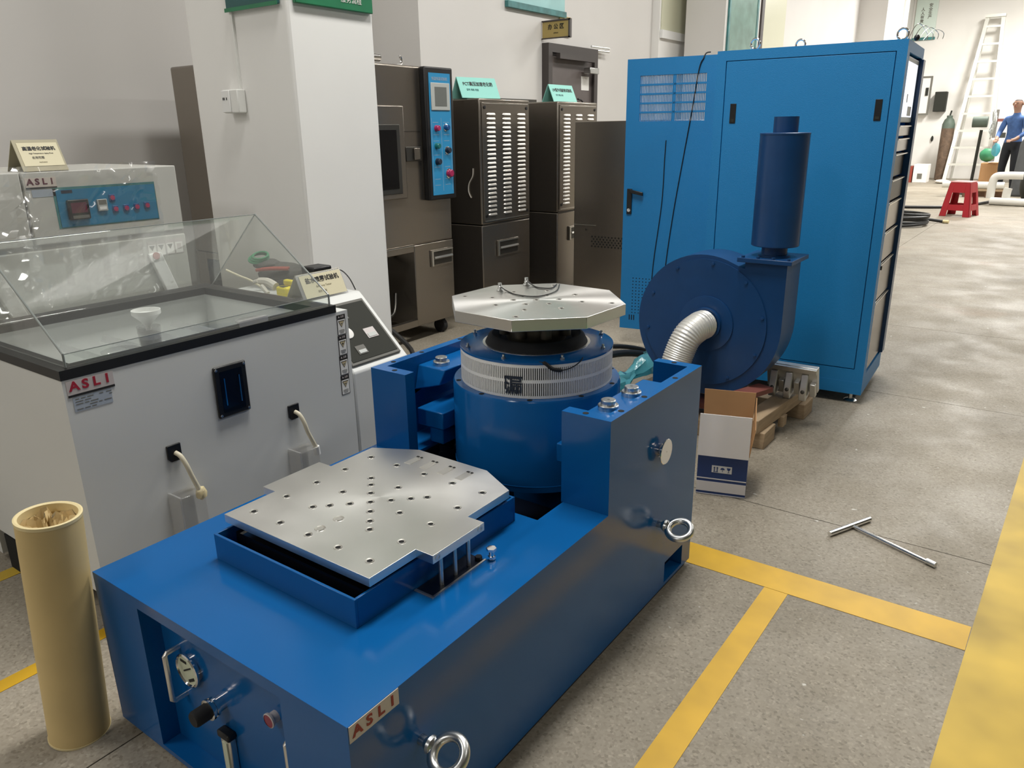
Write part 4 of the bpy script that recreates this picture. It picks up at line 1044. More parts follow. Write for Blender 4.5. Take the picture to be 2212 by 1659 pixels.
for (y, z, r, m_, col) in ((3.613, 1.272, 0.016, 'btn_red', 0), (3.700, 1.276, 0.016, 'btn_blue', 1), (3.610, 1.172, 0.016, 'btn_green', 0), (3.706, 1.145, 0.017, 'ink_blue', 1), (3.612, 1.082, 0.018, 'ink_blue', 0), (3.715, 1.010, 0.022, 'btn_red', 1)):
    kb = obj('control_knob', lathe(bm_new(), [(r*1.1, 0), (r*1.1, 0.004), (r, 0.005), (r, 0.022), (r*0.8, 0.026), (0, 0.026)], (XP, y, z), (1, 0, 0), n=20), m_, cp)
    if col: obj('bezel_ring', lathe(bm_new(), [(r*1.35, 0), (r*1.35, 0.003), (r*1.1, 0.004)], (XP, y, z), (1, 0, 0), n=20), 'chrome', kb)
text('lettering', '恒温恒湿试验机', 0.020, (XP, 3.660, 1.545), PY, PZ, 'label_blue', cp, off=0.0004)
bm = bm_new()
for z in (1.305, 1.235, 1.20, 1.12, 1.05, 0.98, 0.945):
    for y in (3.61, 3.705): quad_plate(bm, (XP, y, z), PY, PZ, 0.05, 0.002, 0.0004)
for y in (3.573, 3.66, 3.747): quad_plate(bm, (XP, y, 1.12), PY, PZ, 0.0015, 0.42, 0.0004)
obj('panel_print', bm, 'label_blue', cp)
# chamber door with window, latch, vents
cd = obj('chamber_door', box(bm_new(), FX, FX+0.03, 2.68, 3.36, 0.885, 1.395), 'steel', ch, bevel=0.006)
obj('door_seam', box(bm_new(), FX+0.0, FX+0.003, 3.362, 3.52, 1.255, 1.2575), 'steel_dark', ch)
obj('window_frame', box(bm_new(), FX+0.030, FX+0.036, 2.84, 3.315, 0.915, 1.295), 'steel_dark', cd, bevel=0.004)
obj('window_glass', box(bm_new(), FX+0.0362, FX+0.038, 2.88, 3.285, 0.945, 1.265), 'black_gloss', cd)
lt = obj('door_latch', box(bm_new(), FX, FX+0.02, 3.375, 3.505, 1.090, 1.172), 'steel_dark', ch, bevel=0.003)
obj('latch_grip', box(bm_new(), FX+0.0202, FX+0.032, 3.435, 3.480, 1.098, 1.164), 'steel', lt, bevel=0.003)
obj('bay_seam', box(bm_new(), FX-0.0005, FX+0.0025, 2.66, 3.42, 0.598, 0.6015), 'steel_bright', ch)
def flip_handle(parent, y0, y1, z0, z1, full=True):
    h = obj('recessed_handle', box(bm_new(), FX-0.0005, FX+0.008, y0, y1, z0, z1), 'steel', parent, bevel=0.002)
    obj('handle_recess', box(bm_new(), FX+0.0082, FX+0.0090, y0+0.022, y1-0.012, z0+0.012, z1-0.014), 'steel_dark', h)
    bm = bm_new(); box(bm, FX+0.0085, FX+0.014, y0+0.004, y1-0.004, z1-0.012, z1-0.006); box(bm, FX+0.0085, FX+0.014, y0+0.004, y0+0.018, z0+0.004, z1-0.012)
    obox(bm, (FX+0.013, (y0+y1)/2+0.006, (z0+z1)/2), (0.006, 0, 0.004), (0, (y1-y0)/2-0.018, 0), (-0.002, 0, 0.006))
    obj('handle_flap', bm, 'steel_bright', h)
flip_handle(ch, 3.56, 3.768, 0.450, 0.555)
# fittings on the chamber roof
tag(obj('test_tube_bracket', cyl(bm_new(), (FX-0.1, 3.10, 1.650), (FX-0.1, 3.32, 1.650), 0.022, n=18), 'chrome'), 'short chrome pipe lying on the chamber roof', 'pipe')
tag(obj('roof_hook', tube(bm_new(), [(FX-0.1, 3.42, 1.618), (FX-0.1, 3.47, 1.620), (FX-0.1, 3.50, 1.632), (FX-0.1, 3.50, 1.66), (FX-0.1, 3.485, 1.668)], 0.008, n=8), 'chrome'), 'bent chrome hook on the chamber roof', 'hook')

# ---------------------------------------------------------------- two louvred steel units
def louvred(label, y0, y1, rows, tlabel):
    u = thing('louvred_test_unit', label, 'test unit', (-3.5, (y0+y1)/2, 0), group=None)
    W = y1 - y0
    obj('upper_body', box(bm_new(), -3.86, FX, y0, y1, 0.655, 1.452), 'steel', u, bevel=0.008)
    obj('lower_body', box(bm_new(), -3.86, FX-0.002, y0+0.002, y1-0.002, 0.06, 0.648), 'steel', u, bevel=0.006)
    for (x, y) in ((FX-0.06, y0+0.06), (FX-0.06, y1-0.06), (-3.80, y0+0.06), (-3.80, y1-0.06)):
        obj('caster', cyl(bm_new(), (x, y-0.014, 0.03), (x, y+0.014, 0.03), 0.03, n=20), 'rubber', u)
    cv = obj('cover_plate', box(bm_new(), FX, FX+0.006, y0+0.02, y1-0.02, 0.675, 1.428), 'steel', u, bevel=0.002)
    for ze in (1.4217, 0.6760): obj('fold_edge', box(bm_new(), FX+0.0062, FX+0.0085, y0+0.03, y1-0.03, ze-0.0017, ze+0.0017), 'steel_bright', cv)
    for (y, z) in ((y0+0.045, 1.398), (y1-0.045, 1.398), (y0+0.045, 0.71), (y1-0.045, 0.71)):
        obj('screw', lathe(bm_new(), [(0.011, 0.006), (0.011, 0.010), (0, 0.011)], (FX, y, z), (1, 0, 0), n=12), 'black_plastic', cv)
    lv = None
    base = ORG[u.name]
    for c in range(3):
        yy = y0 + W*(0.20 + 0.305*c)
        for r in range(rows):
            z = 1.356 - r*(0.640/23)
            p = Vector((FX+0.006, yy, z)) - base
            if lv is None:
                bm = bm_new(); n = 10
                for k in range(n):          # half-barrel hood, open underneath
                    pass
                prof = [(0.0, 0.0095), (0.006, 0.0075), (0.0095, 0.002), (0.0105, -0.005), (0.009, -0.0058), (0.0, 0.004)]
                a = [bm.verts.new((x, -0.036, z_)) for x, z_ in prof]; b_ = [bm.verts.new((x, 0.036, z_)) for x, z_ in prof]
                e0 = bm.verts.new((0.0, -0.047, 0.0)); e1 = bm.verts.new((0.0, 0.047, 0.0))
                for k in range(len(prof)-1): bm.faces.new((a[k], b_[k], b_[k+1], a[k+1]))
                for k in range(len(prof)-1): bm.faces.new((e0, a[k], a[k+1])); bm.faces.new((e1, b_[k+1], b_[k]))
                lv = obj('louver', bm, 'louver_steel', cv, at=(0, 0, 0)); lv.location = p
            else: copy_part(lv, cv, p)
    flip_handle(u, y0 + W*0.28, y0 + W*0.72, 0.425, 0.535)
    obj('seam_line', box(bm_new(), FX-0.002, FX-0.0005, y0+0.004, y1-0.004, 0.648, 0.655), 'steel_dark', u)
    return u
louvred('stainless louvred test unit standing next to the blue-panelled chamber', 4.093, 4.656, 24, None)
louvred('stainless louvred test unit half hidden by the plain steel cabinet', 5.03, 5.60, 24, None)
def tent(label, y0, x, z, W, line1, rot, hh=0.13, tilt=0.0):
    t = thing('sign_stand', label, 'sign', (x, y0+W/2, z), rotz=rot, local=True)
    t.rotation_euler = (tilt, 0, rot)
    f0, f1 = Vector((0.055, 0, 0.002)), Vector((0.0, 0, hh)); sv = (f1-f0).normalized(); sn2 = PY.cross(sv)
    obj('front_leaf', obox(bm_new(), (f0+f1)/2, PY*W/2, sv*(f1-f0).length/2, sn2*0.002), 'paper_cyan', t)
    g0 = Vector((-0.055, 0, 0.002)); gv = (f1-g0).normalized()
    obj('back_leaf', obox(bm_new(), (f1+g0)/2, PY*W/2, gv*(f1-g0).length/2, gv.cross(PY)*0.002), 'paper_cyan', t)
    text('lettering', line1, 0.030, (f0+f1)/2 + sv*hh*0.18 + sn2*0.0025, PY, sv, 'ink', t, off=0.0004, bold=0.0006)
    text('lettering', '型号 规格 用途', 0.016, (f0+f1)/2 - sv*hh*0.12 + sn2*0.0025 - PY*0.06, PY, sv, 'frame_teal', t, off=0.0004)
    return t
tent('cyan tent sign reading PCT高压加速老化箱 on the louvred unit', 4.07, FX-0.14, 1.455, 0.34, 'PCT高压加速老化箱', -0.16)
tent('cyan tent sign reading UV紫外线耐候试验机 on the half hidden louvred unit', 5.20, FX-0.20, 1.453, 0.34, 'UV紫外线耐候试验机', 0.0)
tag(obj('dark_cabinet', box(bm_new(), -3.935, -3.875, 3.85, 5.75, 0.02, 1.50), 'steel_dark'), 'dark steel back board standing behind the louvred units', 'cabinet')
bm = bm_new(); tube(bm, [(FX-0.3, 3.80, 1.30), (FX-0.32, 3.84, 1.49), (FX-0.35, 3.93, 1.535), (FX-0.35, 4.00, 1.54)], 0.012, n=8)
tag(obj('power_cable', bm, 'cable'), 'thick black cable arching over between chamber and louvred unit', 'cable')
tag(obj('wire', tube(bm_new(), [(-3.262, 4.089, 1.02), (-3.268, 4.089, 0.97), (-3.300, 4.089, 0.92), (-3.305, 4.089, 0.87), (-3.285, 4.089, 0.83)], 0.0035, n=6), 'dirty_white'), 'thin pale wire stuck to the side of the louvred unit by the chamber', 'wire')
# plain steel cabinet
ss = thing('plain_steel_cabinet', 'plain stainless cabinet with perforated grille beside the blue door', 'cabinet', (-2.62, 5.1, 0))
YS = 4.85
obj('body', box(bm_new(), -2.944, -2.20, YS, 5.55, 0.05, 1.306), 'steel', ss, bevel=0.004)
obj('base', box(bm_new(), -2.92, -2.22, YS+0.02, 5.53, 0.0, 0.05), 'steel_dark', ss)
obj('seam', box(bm_new(), -2.944, -2.76, YS-0.0015, YS-0.0002, 0.598, 0.602), 'steel_bright', ss)
obj('screw', lathe(bm_new(), [(0.008, 0), (0.008, 0.003), (0, 0.004)], (-2.84, YS, 0.567), (0, -1, 0), n=12), 'steel_dark', ss)
pg = obj('perforated_grille', box(bm_new(), -2.80, -2.52, YS-0.0012, YS-0.0002, 0.44, 0.53), 'steel', ss)
bm = bm_new()
for r in range(5):
    for c in range(10):
        x = -2.79 + c*0.027 + (0.0135 if r % 2 else 0); z = 0.452 + r*0.017
        obox(bm, (x, YS-0.0016, z), (0.0055, 0, 0), (0, 0.0003, 0), (0, 0, 0.0055))
pg2 = obj('perforations', bm, 'dark_gap', pg); pg2['kind'] = 'stuff'
# ---------------------------------------------------------------- blue power amplifier cabinet
TH = math.radians(3)
ac = thing('amplifier_cabinet', 'tall bright blue amplifier cabinet with open rear door and instrument rack', 'cabinet', (-0.665, 3.70, 0), TH, local=True)
AW, AD, AZ0, AZ1 = 0.795, 0.560, 0.048, 1.585
bm = bm_new()
box(bm, -AW, 0, 0.012, 0.03, AZ0, AZ1)                      # back skin behind the front panel
box(bm, -AW, -AW+0.02, 0.03, AD, AZ0, AZ1)
box(bm, -AW+0.02, -0.07, 0.03, AD-0.02, AZ1-0.03, AZ1); box(bm, -AW+0.02, -0.07, 0.03, AD-0.02, AZ0, AZ0+0.06)
obj('carcass', bm, 'cabinet_blue', ac)
bm = bm_new()                                                # front frame round the inset panel
box(bm, -AW, -0.752, 0, 0.012, AZ0, AZ1); box(bm, -0.040, 0, 0, 0.012, AZ0, AZ1)
box(bm, -0.752, -0.040, 0, 0.012, 1.542, AZ1); box(bm, -0.752, -0.040, 0, 0.012, 0.112, 0.168); box(bm, -AW+0.0, -0.0, -0.0012, 0, AZ0, 0.108)
box(bm, -0.752, -0.040, 0, 0.012, AZ0, 0.112)
obj('front_frame', bm, 'cabinet_blue', ac)
fp = obj('front_panel', box(bm_new(), -0.7485, -0.0435, 0.0005, 0.0115, 0.1715, 1.5385), 'cabinet_blue', ac, bevel=0.0015)
for x in (-0.704, -0.083):
    h = obj('slot_handle', box(bm_new(), x-0.014, x+0.014, -0.002, 0.0004, 1.270, 1.356), 'black_plastic', fp, bevel=0.001)
    obj('latch', box(bm_new(), x-0.008, x+0.008, -0.0035, -0.0021, 1.276, 1.288), 'panel_grey', h)
bm = bm_new()
for (x, y) in ((-0.05, 0.05), (-0.05, AD-0.04), (-AW+0.05, 0.05), (-AW+0.05, AD-0.04)):
    lathe(bm, [(0.028, 0.0), (0.030, 0.004), (0.022, 0.010), (0.009, 0.013), (0.009, 0.050)], (x, y, 0), n=20)
obj('levelling_foot', bm, 'zinc', ac)
# rack side (faces the aisle)
bm = bm_new()
box(bm, -0.07, 0.0, 0.030, 0.075, AZ0, AZ1); box(bm, -0.07, 0.0, AD-0.05, AD, AZ0, AZ1)
box(bm, -0.07, 0.0, 0.075, AD-0.05, AZ1-0.045, AZ1); box(bm, -0.07, 0.0, 0.075, AD-0.05, AZ0, 0.135)
obj('rack_frame', bm, 'cabinet_blue', ac)
obj('rack_post', box(bm_new(), -0.03, 0.012, AD-0.075, AD-0.002, 0.14, AZ1-0.05), 'blower_navy', ac)
mo = obj('monitor', box(bm_new(), -0.05, -0.006, 0.078, AD-0.08, 1.262, 1.53), 'bezel_grey', ac, bevel=0.004)
obj('screen', box(bm_new(), -0.0058, -0.004, 0.085, AD-0.12, 1.285, 1.508), 'screen_white', mo)
bm = bm_new(); box(bm, -0.0038, -0.0034, 0.27, 0.40, 1.29, 1.33); box(bm, -0.0038, -0.0034, 0.20, 0.235, 1.345, 1.38)
obj('screen_window', bm, 'bezel_grey', mo)
zz = [(1.205, 1.25), (1.14, 1.195), (1.03, 1.13), (0.93, 1.02), (0.80, 0.92), (0.66, 0.79), (0.48, 0.65), (0.145, 0.47)]
for i, (a, b_) in enumerate(zz):
    dwr = obj('rack_unit', box(bm_new(), -0.05, -0.004 - (0.01 if i == 2 else 0), 0.078, AD-0.08, a, b_), 'steel_dark' if i in (2, 3) else 'steel', ac, bevel=0.003)
    obj('unit_lip', box(bm_new(), -0.0042, 0.002, 0.08, AD-0.085, b_-0.006, b_-0.001), 'steel_bright', dwr)
bm = bm_new(); lathe(bm, [(0.010, 0), (0.010, 0.004), (0, 0.005)], (-0.003, 0.12, 0.63), (1, 0, 0), n=12)
obj('rack_screw', bm, 'panel_grey', ac)
# lifting eyes on top
for (x, y) in ((-0.66, 0.12), (-0.50, 0.30), (-0.045, 0.14)):
    bm = bm_new(); torus(bm, (x, y, AZ1+0.032), (0.15, 1, 0), 0.022, 0.0045, 28, 10); cyl(bm, (x, y, AZ1), (x, y, AZ1+0.011), 0.012, n=16)
    obj('lifting_eye', bm, 'chrome', ac)
# open door (swung out at the back left corner)
DL = 0.655
ddir = Vector((-2.139+1.491, 4.084-4.177, 0)); ddir.normalize()
hinge_w = Vector((-1.491, 4.177, 0))
Rm = Matrix.Rotation(-TH, 3, 'Z')
hl = Rm @ (hinge_w - Vector((-0.665, 3.70, 0))); dl = Rm @ ddir                 # in the cabinet's own frame
dn_ = Vector((-dl.y, dl.x, 0))                                                     # door normal
if dn_.y > 0: dn_ = -dn_
def dpt(s, z, o=0.0):                                                              # s from the free edge towards the hinge
    return hl + dl*(DL - s) + dn_*o + PZ*z
def dbox(bm, s0, s1, z0, z1, o0, o1):
    return obox(bm, dpt((s0+s1)/2, (z0+z1)/2, (o0+o1)/2), dl*((s1-s0)/2), dn_*((o1-o0)/2), PZ*((z1-z0)/2))
V0, V1, VZ0, VZ1 = 0.076, 0.442, 1.290, 1.528
bm = bm_new()
dbox(bm, 0, V0, 0.10, 1.615, -0.012, 0.012); dbox(bm, V1, DL, 0.10, 1.615, -0.012, 0.012)
dbox(bm, V0, V1, VZ1, 1.615, -0.012, 0.012); dbox(bm, V0, V1, 0.10, VZ0, -0.012, 0.012)
od = obj('open_door', bm, 'cabinet_blue', ac)
bm = bm_new()
for k in range(1, 5):
    z = VZ0 + (VZ1-VZ0)*k/5; dbox(bm, V0, V1, z-0.005, z+0.005, -0.003, 0.010)
dbox(bm, 0.262, 0.278, VZ0, VZ1, -0.003, 0.010)
n = 42
for k in range(n+1):
    s = V0 + (V1-V0)*k/n; dbox(bm, s-0.0018, s+0.0018, VZ0, VZ1, -0.002, 0.009)
vg = obj('vent_grille', bm, 'cabinet_blue', od); vg['kind'] = 'stuff'
bm = bm_new()
for r in range(12):
    for c in range(9):
        obox(bm, dpt(0.075 + c*0.020, 0.20 + r*0.019, 0.0122), dl*0.003, dn_*0.0003, PZ*0.003)
for c in range(3): obox(bm, dpt(0.06 + c*0.014, 0.17, 0.0122), dl*0.003, dn_*0.0003, PZ*0.016)
pv = obj('perforations', bm, 'machine_dark', od); pv['kind'] = 'stuff'
dh = obj('door_handle', dbox(bm_new(), 0.022, 0.052, 0.782, 0.925, 0.0122, 0.020), 'black_plastic', od, bevel=0.002)
obj('handle_lever', obox(bm_new(), dpt(0.082, 0.905, 0.030), -dl*0.040+PZ*-0.008, dn_*0.006, PZ*0.010), 'black_plastic', dh, bevel=0.003)
obj('lock_barrel', lathe(bm_new(), [(0.010, 0), (0.010, 0.004), (0, 0.005)], dpt(0.037, 0.805, 0.020), dn_, n=16), 'chrome', dh)
bm = bm_new(); tube(bm, [dpt(0.42, 1.60, 0.016), dpt(0.40, 1.55, 0.018), dpt(0.375, 1.35, 0.018), dpt(0.34, 1.10, 0.016), dpt(0.30, 0.80, 0.016), dpt(0.27, 0.50, 0.016), dpt(0.27, 0.36, 0.016)], 0.0028, n=6)
tube(bm, [dpt(0.42, 1.60, 0.016), dpt(0.43, 1.625, 0.006), dpt(0.45, 1.630, -0.006)], 0.0035, n=6)
tube(bm, [dpt(0.238, 1.19, 0.016), dpt(0.235, 1.10, 0.016), dpt(0.230, 0.85, 0.016), dpt(0.20, 0.55, 0.016), dpt(0.19, 0.40, 0.016)], 0.0026, n=6)
obj('hanging_wire', bm, 'cable', od)
# wire tangle on top of the cabinet
t = thing('wire_tangle', 'tangle of thin looping wires on top of the blue cabinet', 'wire', (-0.72, 3.95, AZ1))
bm = bm_new()
for k in range(4):
    x = -0.62 - 0.02*k + 0.03
    tube(bm, [(x-0.05, 3.86, AZ1+0.004), (x-0.03, 3.87, AZ1+0.03+0.010*k), (x-0.01, 3.88, AZ1+0.045+0.008*k), (x+0.02, 3.88, AZ1+0.03), (x+0.02, 3.88, AZ1+0.006)], 0.0016, n=6)
obj('strands', bm, 'steel_bright', t)
obj('plug', blob(bm_new(), (-0.665, 3.86, AZ1+0.016), (0.012, 0.012, 0.013), 2), 'black_plastic', t)

# ---------------------------------------------------------------- blower on its pallet
pl = thing('pallet', 'rough timber pallet under the navy blower', 'pallet', (-1.15, 3.2, 0))
obj('runner', box(bm_new(), -1.50, -0.862, 2.925, 3.065, 0.0, 0.070), 'wood', pl, bevel=0.003)
obj('runner', box(bm_new(), -1.50, -0.825, 3.36, 3.49, 0.0, 0.070), 'wood', pl, bevel=0.003)
bm = bm_new(); extrude(bm, [(-0.965, 2.90, 0.0705), (-0.885, 2.90, 0.0705), (-0.885, 2.90, 0.128), (-0.965, 2.90, 0.128)], (0.045, 0.62, 0))
obj('beam', bm, 'wood', pl, bevel=0.003)
bm = bm_new(); box(bm, -1.50, -1.42, 2.92, 3.52, 0.0705, 0.128)
obj('beam', bm, 'wood', pl, bevel=0.003)
obj('board', box(bm_new(), -1.41, -0.985, 2.98, 3.10, 0.103, 0.128), 'wood_red', pl)
bm = bm_new(); obox(bm, (-0.98, 2.93, 0.210), (0.055, 0.16, 0), (0.035, -0.012, 0), (0, 0, 0.010))
obj('plank', bm, 'wood_red', pl)
obj('batten', box(bm_new(), -0.875, -0.853, 3.14, 3.19, 0.03, 0.075), 'wood', pl)
bl = thing('blower', 'dark navy centrifugal blower with upright cylindrical silencer', 'blower', (-1.2, 3.15, 0.1285))
BX, BZ, BR = -1.195, 0.468, 0.282
BY0, BY1 = 3.03, 3.21
out = []
for k in range(0, 49):            # snail outline, growing towards the outlet
    a = PI*0.0 + 2*PI*k/48*0.78 + PI*0.02
    out.append((a, BR*(0.985 + 0.045*(k/48))))
poly = []
for d in range(66, 361, 6):
    a = math.radians(d); r = 0.283 + 0.044*(d-66)/294
    poly.append((BX + r*math.cos(a), BY0, BZ + r*math.sin(a)))
DX0, DX1, DZ1 = -1.035, -0.868, 0.740
poly += [(DX1, BY0, DZ1), (DX0, BY0, DZ1), (DX0, BY0, 0.710)]
obj('housing', extrude(bm_new(), poly, (0, BY1-BY0, 0)), 'blower_navy', bl, sharp=30)
bm = bm_new(); lathe(bm, [(BR-0.012, 0), (BR-0.012, 0.006), (0, 0.006)], (BX, BY0, BZ), (0, -1, 0), n=64)
fc = obj('front_cover', bm, 'blower_navy', bl)
obj('inlet_flange', lathe(bm_new(), [(0.118, 0.006), (0.118, 0.012), (0.108, 0.013), (0.070, 0.014), (0.070, 0.030), (0.060, 0.030)], (BX+0.015, BY0, BZ), (0, -1, 0), n=48), 'blower_navy', fc)
for k in range(10):
    a = 2*PI*k/10+0.2
    obj('cover_bolt', lathe(bm_new(), [(0.007, 0.006), (0.007, 0.011), (0, 0.012)], (BX+0.255*math.cos(a), BY0, BZ+0.255*math.sin(a)), (0, -1, 0), n=6), 'blower_navy', fc)
bm = bm_new(); box(bm, BX-0.16, BX-0.10, BY0+0.02, BY1-0.02, 0.1285, 0.30); box(bm, BX+0.10, BX+0.16, BY0+0.02, BY1-0.02, 0.1285, 0.30)
obj('foot_bracket', bm, 'blower_navy', bl)
obj('motor', lathe(bm_new(), [(0.09, 0), (0.09, 0.20), (0.08, 0.22), (0, 0.22)], (BX, BY1, BZ), (0, 1, 0), n=32), 'blower_navy', bl)
SXc, SYc = (DX0+DX1)/2, (BY0+BY1)/2
fl_ = obj('outlet_flange', box(bm_new(), SXc-0.110, SXc+0.106, SYc-0.115, SYc+0.115, DZ1, DZ1+0.018), 'blower_navy', bl, bevel=0.002)
bm = bm_new()
for dx in (-0.09, -0.03, 0.03, 0.09): cyl(bm, (SXc+dx, SYc-0.103, DZ1+0.018), (SXc+dx, SYc-0.103, DZ1+0.026), 0.007, n=6)
obj('flange_bolt', bm, 'blower_navy', fl_)
obj('silencer_neck', lathe(bm_new(), [(0.062, DZ1+0.018), (0.062, DZ1+0.024), (0.050, DZ1+0.026), (0.050, 0.800)], (SXc, SYc, 0), n=36), 'blower_navy', bl)
obj('silencer', lathe(bm_new(), [(0.05, 0.800), (0.090, 0.800), (0.0925, 0.803), (0.0925, 1.222), (0.0935, 1.223), (0.0935, 1.228), (0.090, 1.230), (0.046, 1.230)], (SXc, SYc, 0), n=56), 'blower_navy', bl)
obj('silencer_outlet', lathe(bm_new(), [(0.046, 1.230), (0.046, 1.288), (0.042, 1.288), (0.042, 1.235), (0, 1.235)], (SXc, SYc, 0), n=40), 'blower_navy', bl)
# flexible aluminium duct
bm = bm_new()
pts = smooth_path([(BX+0.015, BY0-0.034, BZ), (BX+0.010, BY0-0.080, BZ-0.002), (BX-0.012, BY0-0.135, BZ-0.035), (BX-0.035, BY0-0.165, BZ-0.12), (BX-0.05, BY0-0.20, 0.23), (BX-0.06, BY0-0.30, 0.14), (BX-0.05, BY0-0.55, 0.10), (BX-0.03, 2.05, 0.09)], 100)
n = len(pts)
arc = [0.0]
for p_, q_ in zip(pts, pts[1:]): arc.append(arc[-1] + (q_-p_).length)
tube(bm, pts, 0.060, n=24, k=0, rfun=lambda t: 0.0600 + 0.0016*math.sin(2*PI*arc[min(n-1, int(t*(n-1)+0.5))]/0.0095))
tag(obj('flexible_duct', bm, 'duct', at=(BX-0.02, 2.6, 0.1)), 'ribbed silver flexible duct running from the blower inlet', 'duct')
bm = bm_new()
tube(bm, [(-1.66, 2.90, 0.055), (-1.66, 3.05, 0.07), (-1.64, 3.2, 0.09), (-1.60, 3.38, 0.14), (-1.60, 3.52, 0.10)], 0.05, n=14, rfun=lambda t: 0.045 + 0.014*math.sin(t*9) + 0.01*math.sin(t*31))
random.seed(9)
for v_ in bm.verts: v_.co += Vector((random.uniform(-1, 1), random.uniform(-1, 1), random.uniform(-0.6, 1)))*0.010
for f_ in bm.faces: f_.smooth = False
tag(obj('plastic_sleeve', bm, 'teal_bag'), 'crumpled translucent teal plastic sleeve beside the silver duct', 'plastic sheet')
bm = bm_new()
tube(bm, [(-1.42, 2.30, 0.022), (-1.62, 2.72, 0.03), (-1.80, 3.02, 0.10), (-1.80, 3.28, 0.16), (-1.72, 3.55, 0.12), (-1.60, 3.70, 0.03)], 0.018, n=10)
tube(bm, [(-1.44, 2.28, 0.026), (-1.66, 2.76, 0.07), (-1.86, 3.06, 0.13), (-1.86, 3.34, 0.18), (-1.76, 3.60, 0.13), (-1.62, 3.74, 0.03)], 0.012, n=10)
tag(obj('power_cable', bm, 'cable'), 'pair of thick black cables arching behind the blue table', 'cable')
tag(obj('power_cable', tube(bm_new(), [(-3.0, 2.86, 0.30), (-2.72, 2.84, 0.16), (-2.52, 2.62, 0.10), (-2.25, 2.34, 0.04), (-1.95, 2.06, 0.015)], 0.013, n=8), 'cable'), 'thick black cable sagging from the climatic chamber to the floor', 'cable')
# cast aluminium fixture leaning on the pallet
t = thing('cast_fixture', 'cast aluminium fixture with drilled ribs lying on the pallet beam', 'fixture', (-0.868, 3.28, 0.13))
tl = Vector((0, -0.34, 0.94)).normalized(); tr_ = PX; tn = tr_.cross(tl)
def fx(a, b, c): return Vector((-0.868, 3.295, 0.158)) + tr_*a + tl*b + tn*c
bm = bm_new(); obox(bm, fx(0, 0.070, 0.0), tr_*0.108, tl*0.062, tn*0.012)
obj('back_plate', bm, 'cast_alu', t, bevel=0.003)
obj('top_ledge', obox(bm_new(), fx(0, 0.118, 0.016), tr_*0.106, tl*0.012, tn*0.006), 'cast_alu', t, bevel=0.002)
for a in (-0.072, -0.008, 0.058):
    rb = obj('rib', extrude(bm_new(), [fx(a-0.015, 0.100, 0.012), fx(a-0.015, 0.100, 0.020), fx(a-0.015, 0.055, 0.046), fx(a-0.015, 0.020, 0.070), fx(a-0.015, -0.004, 0.070), fx(a-0.015, -0.004, 0.012)], tr_*0.030), 'cast_alu', t, bevel=0.003)
    d2 = (fx(0, 0.020, 0.070) - fx(0, 0.055, 0.046)).normalized(); nn = d2.cross(tr_)
    if nn.dot(tn) < 0: nn = -nn
    obj('bolt_hole', lathe(bm_new(), [(0.0085, 0.0004), (0.0075, 0.0010), (0.0, 0.0006)], fx(a, 0.036, 0.059), nn, n=16), 'steel_dark', rb)
for a in (-0.040, 0.025, 0.092):
    obj('web', obox(bm_new(), fx(a, 0.03, 0.022), tr_*0.012, tl*0.032, tn*0.012), 'cast_alu', t, bevel=0.003)
# carton
cb = thing('carton', 'open white and blue carton with brown inside standing behind the table', 'carton', (-0.853, 2.43, 0), math.radians(17), local=True)
CW, CD, CH = 0.170, 0.17, 0.155
obj('front_wall', box(bm_new(), -CW/2, CW/2, 0, 0.004, 0.001, CH), 'carton_blue', cb)
bm = bm_new(); box(bm, -CW/2, CW/2, -0.0008, -0.0001, 0.014, 0.052)
obj('white_band', bm, 'carton_white', cb)
bm = bm_new(); box(bm, -CW/2, CW/2, -0.0008, -0.0001, 0.062, 0.066); box(bm, -CW/2, CW/2, -0.0008, -0.0001, 0.002, 0.005)
obj('white_stripe', bm, 'carton_white', cb)
ic = obj('icon_panel', box(bm_new(), -0.035, 0.034, -0.0010, -0.0001, 0.089, 0.116), 'paper_white', cb)
bm = bm_new()
for x in (-0.026, -0.016): box(bm, x-0.0016, x+0.0016, -0.0016, -0.0011, 0.094, 0.108); extrude(bm, [(x-0.004, -0.0016, 0.107), (x+0.004, -0.0016, 0.107), (x, -0.0016, 0.112)], (0, 0.0005, 0))
box(bm, -0.029, -0.013, -0.0016, -0.0011, 0.0915, 0.0935)
extrude(bm, [(0.002+0.0075*math.cos(k*PI/8), -0.0016, 0.1025+0.0075*math.sin(k*PI/8)) for k in range(9)], (0, 0.0005, 0)); box(bm, 0.0013, 0.0027, -0.0016, -0.0011, 0.094, 0.1025)
extrude(bm, [(0.016, -0.0016, 0.111), (0.030, -0.0016, 0.111), (0.027, -0.0016, 0.103), (0.0237, -0.0016, 0.1005), (0.0237, -0.0016, 0.0955), (0.027, -0.0016, 0.0935), (0.019, -0.0016, 0.0935), (0.0223, -0.0016, 0.0955), (0.0223, -0.0016, 0.1005), (0.019, -0.0016, 0.103)], (0, 0.0005, 0))
obj('icon', bm, 'carton_blue', ic)
obj('front_flap', extrude(bm_new(), [(-CW/2-0.002, -0.006, CH-0.002), (CW/2+0.002, -0.006, CH-0.002), (CW/2+0.002, 0.006, CH+0.150), (-CW/2-0.002, 0.006, CH+0.150)], (0, -0.003, 0)), 'carton_white', cb)
obj('side_wall', box(bm_new(), CW/2-0.004, CW/2, 0.0045, CD, 0.001, CH), 'carton_blue', cb)
obj('side_wall', box(bm_new(), -CW/2, -CW/2+0.004, 0.0045, CD, 0.001, CH), 'carton_blue', cb)
obj('back_wall', box(bm_new(), -CW/2+0.0045, CW/2-0.0045, CD-0.004, CD, 0.001, CH), 'carton_brown', cb)
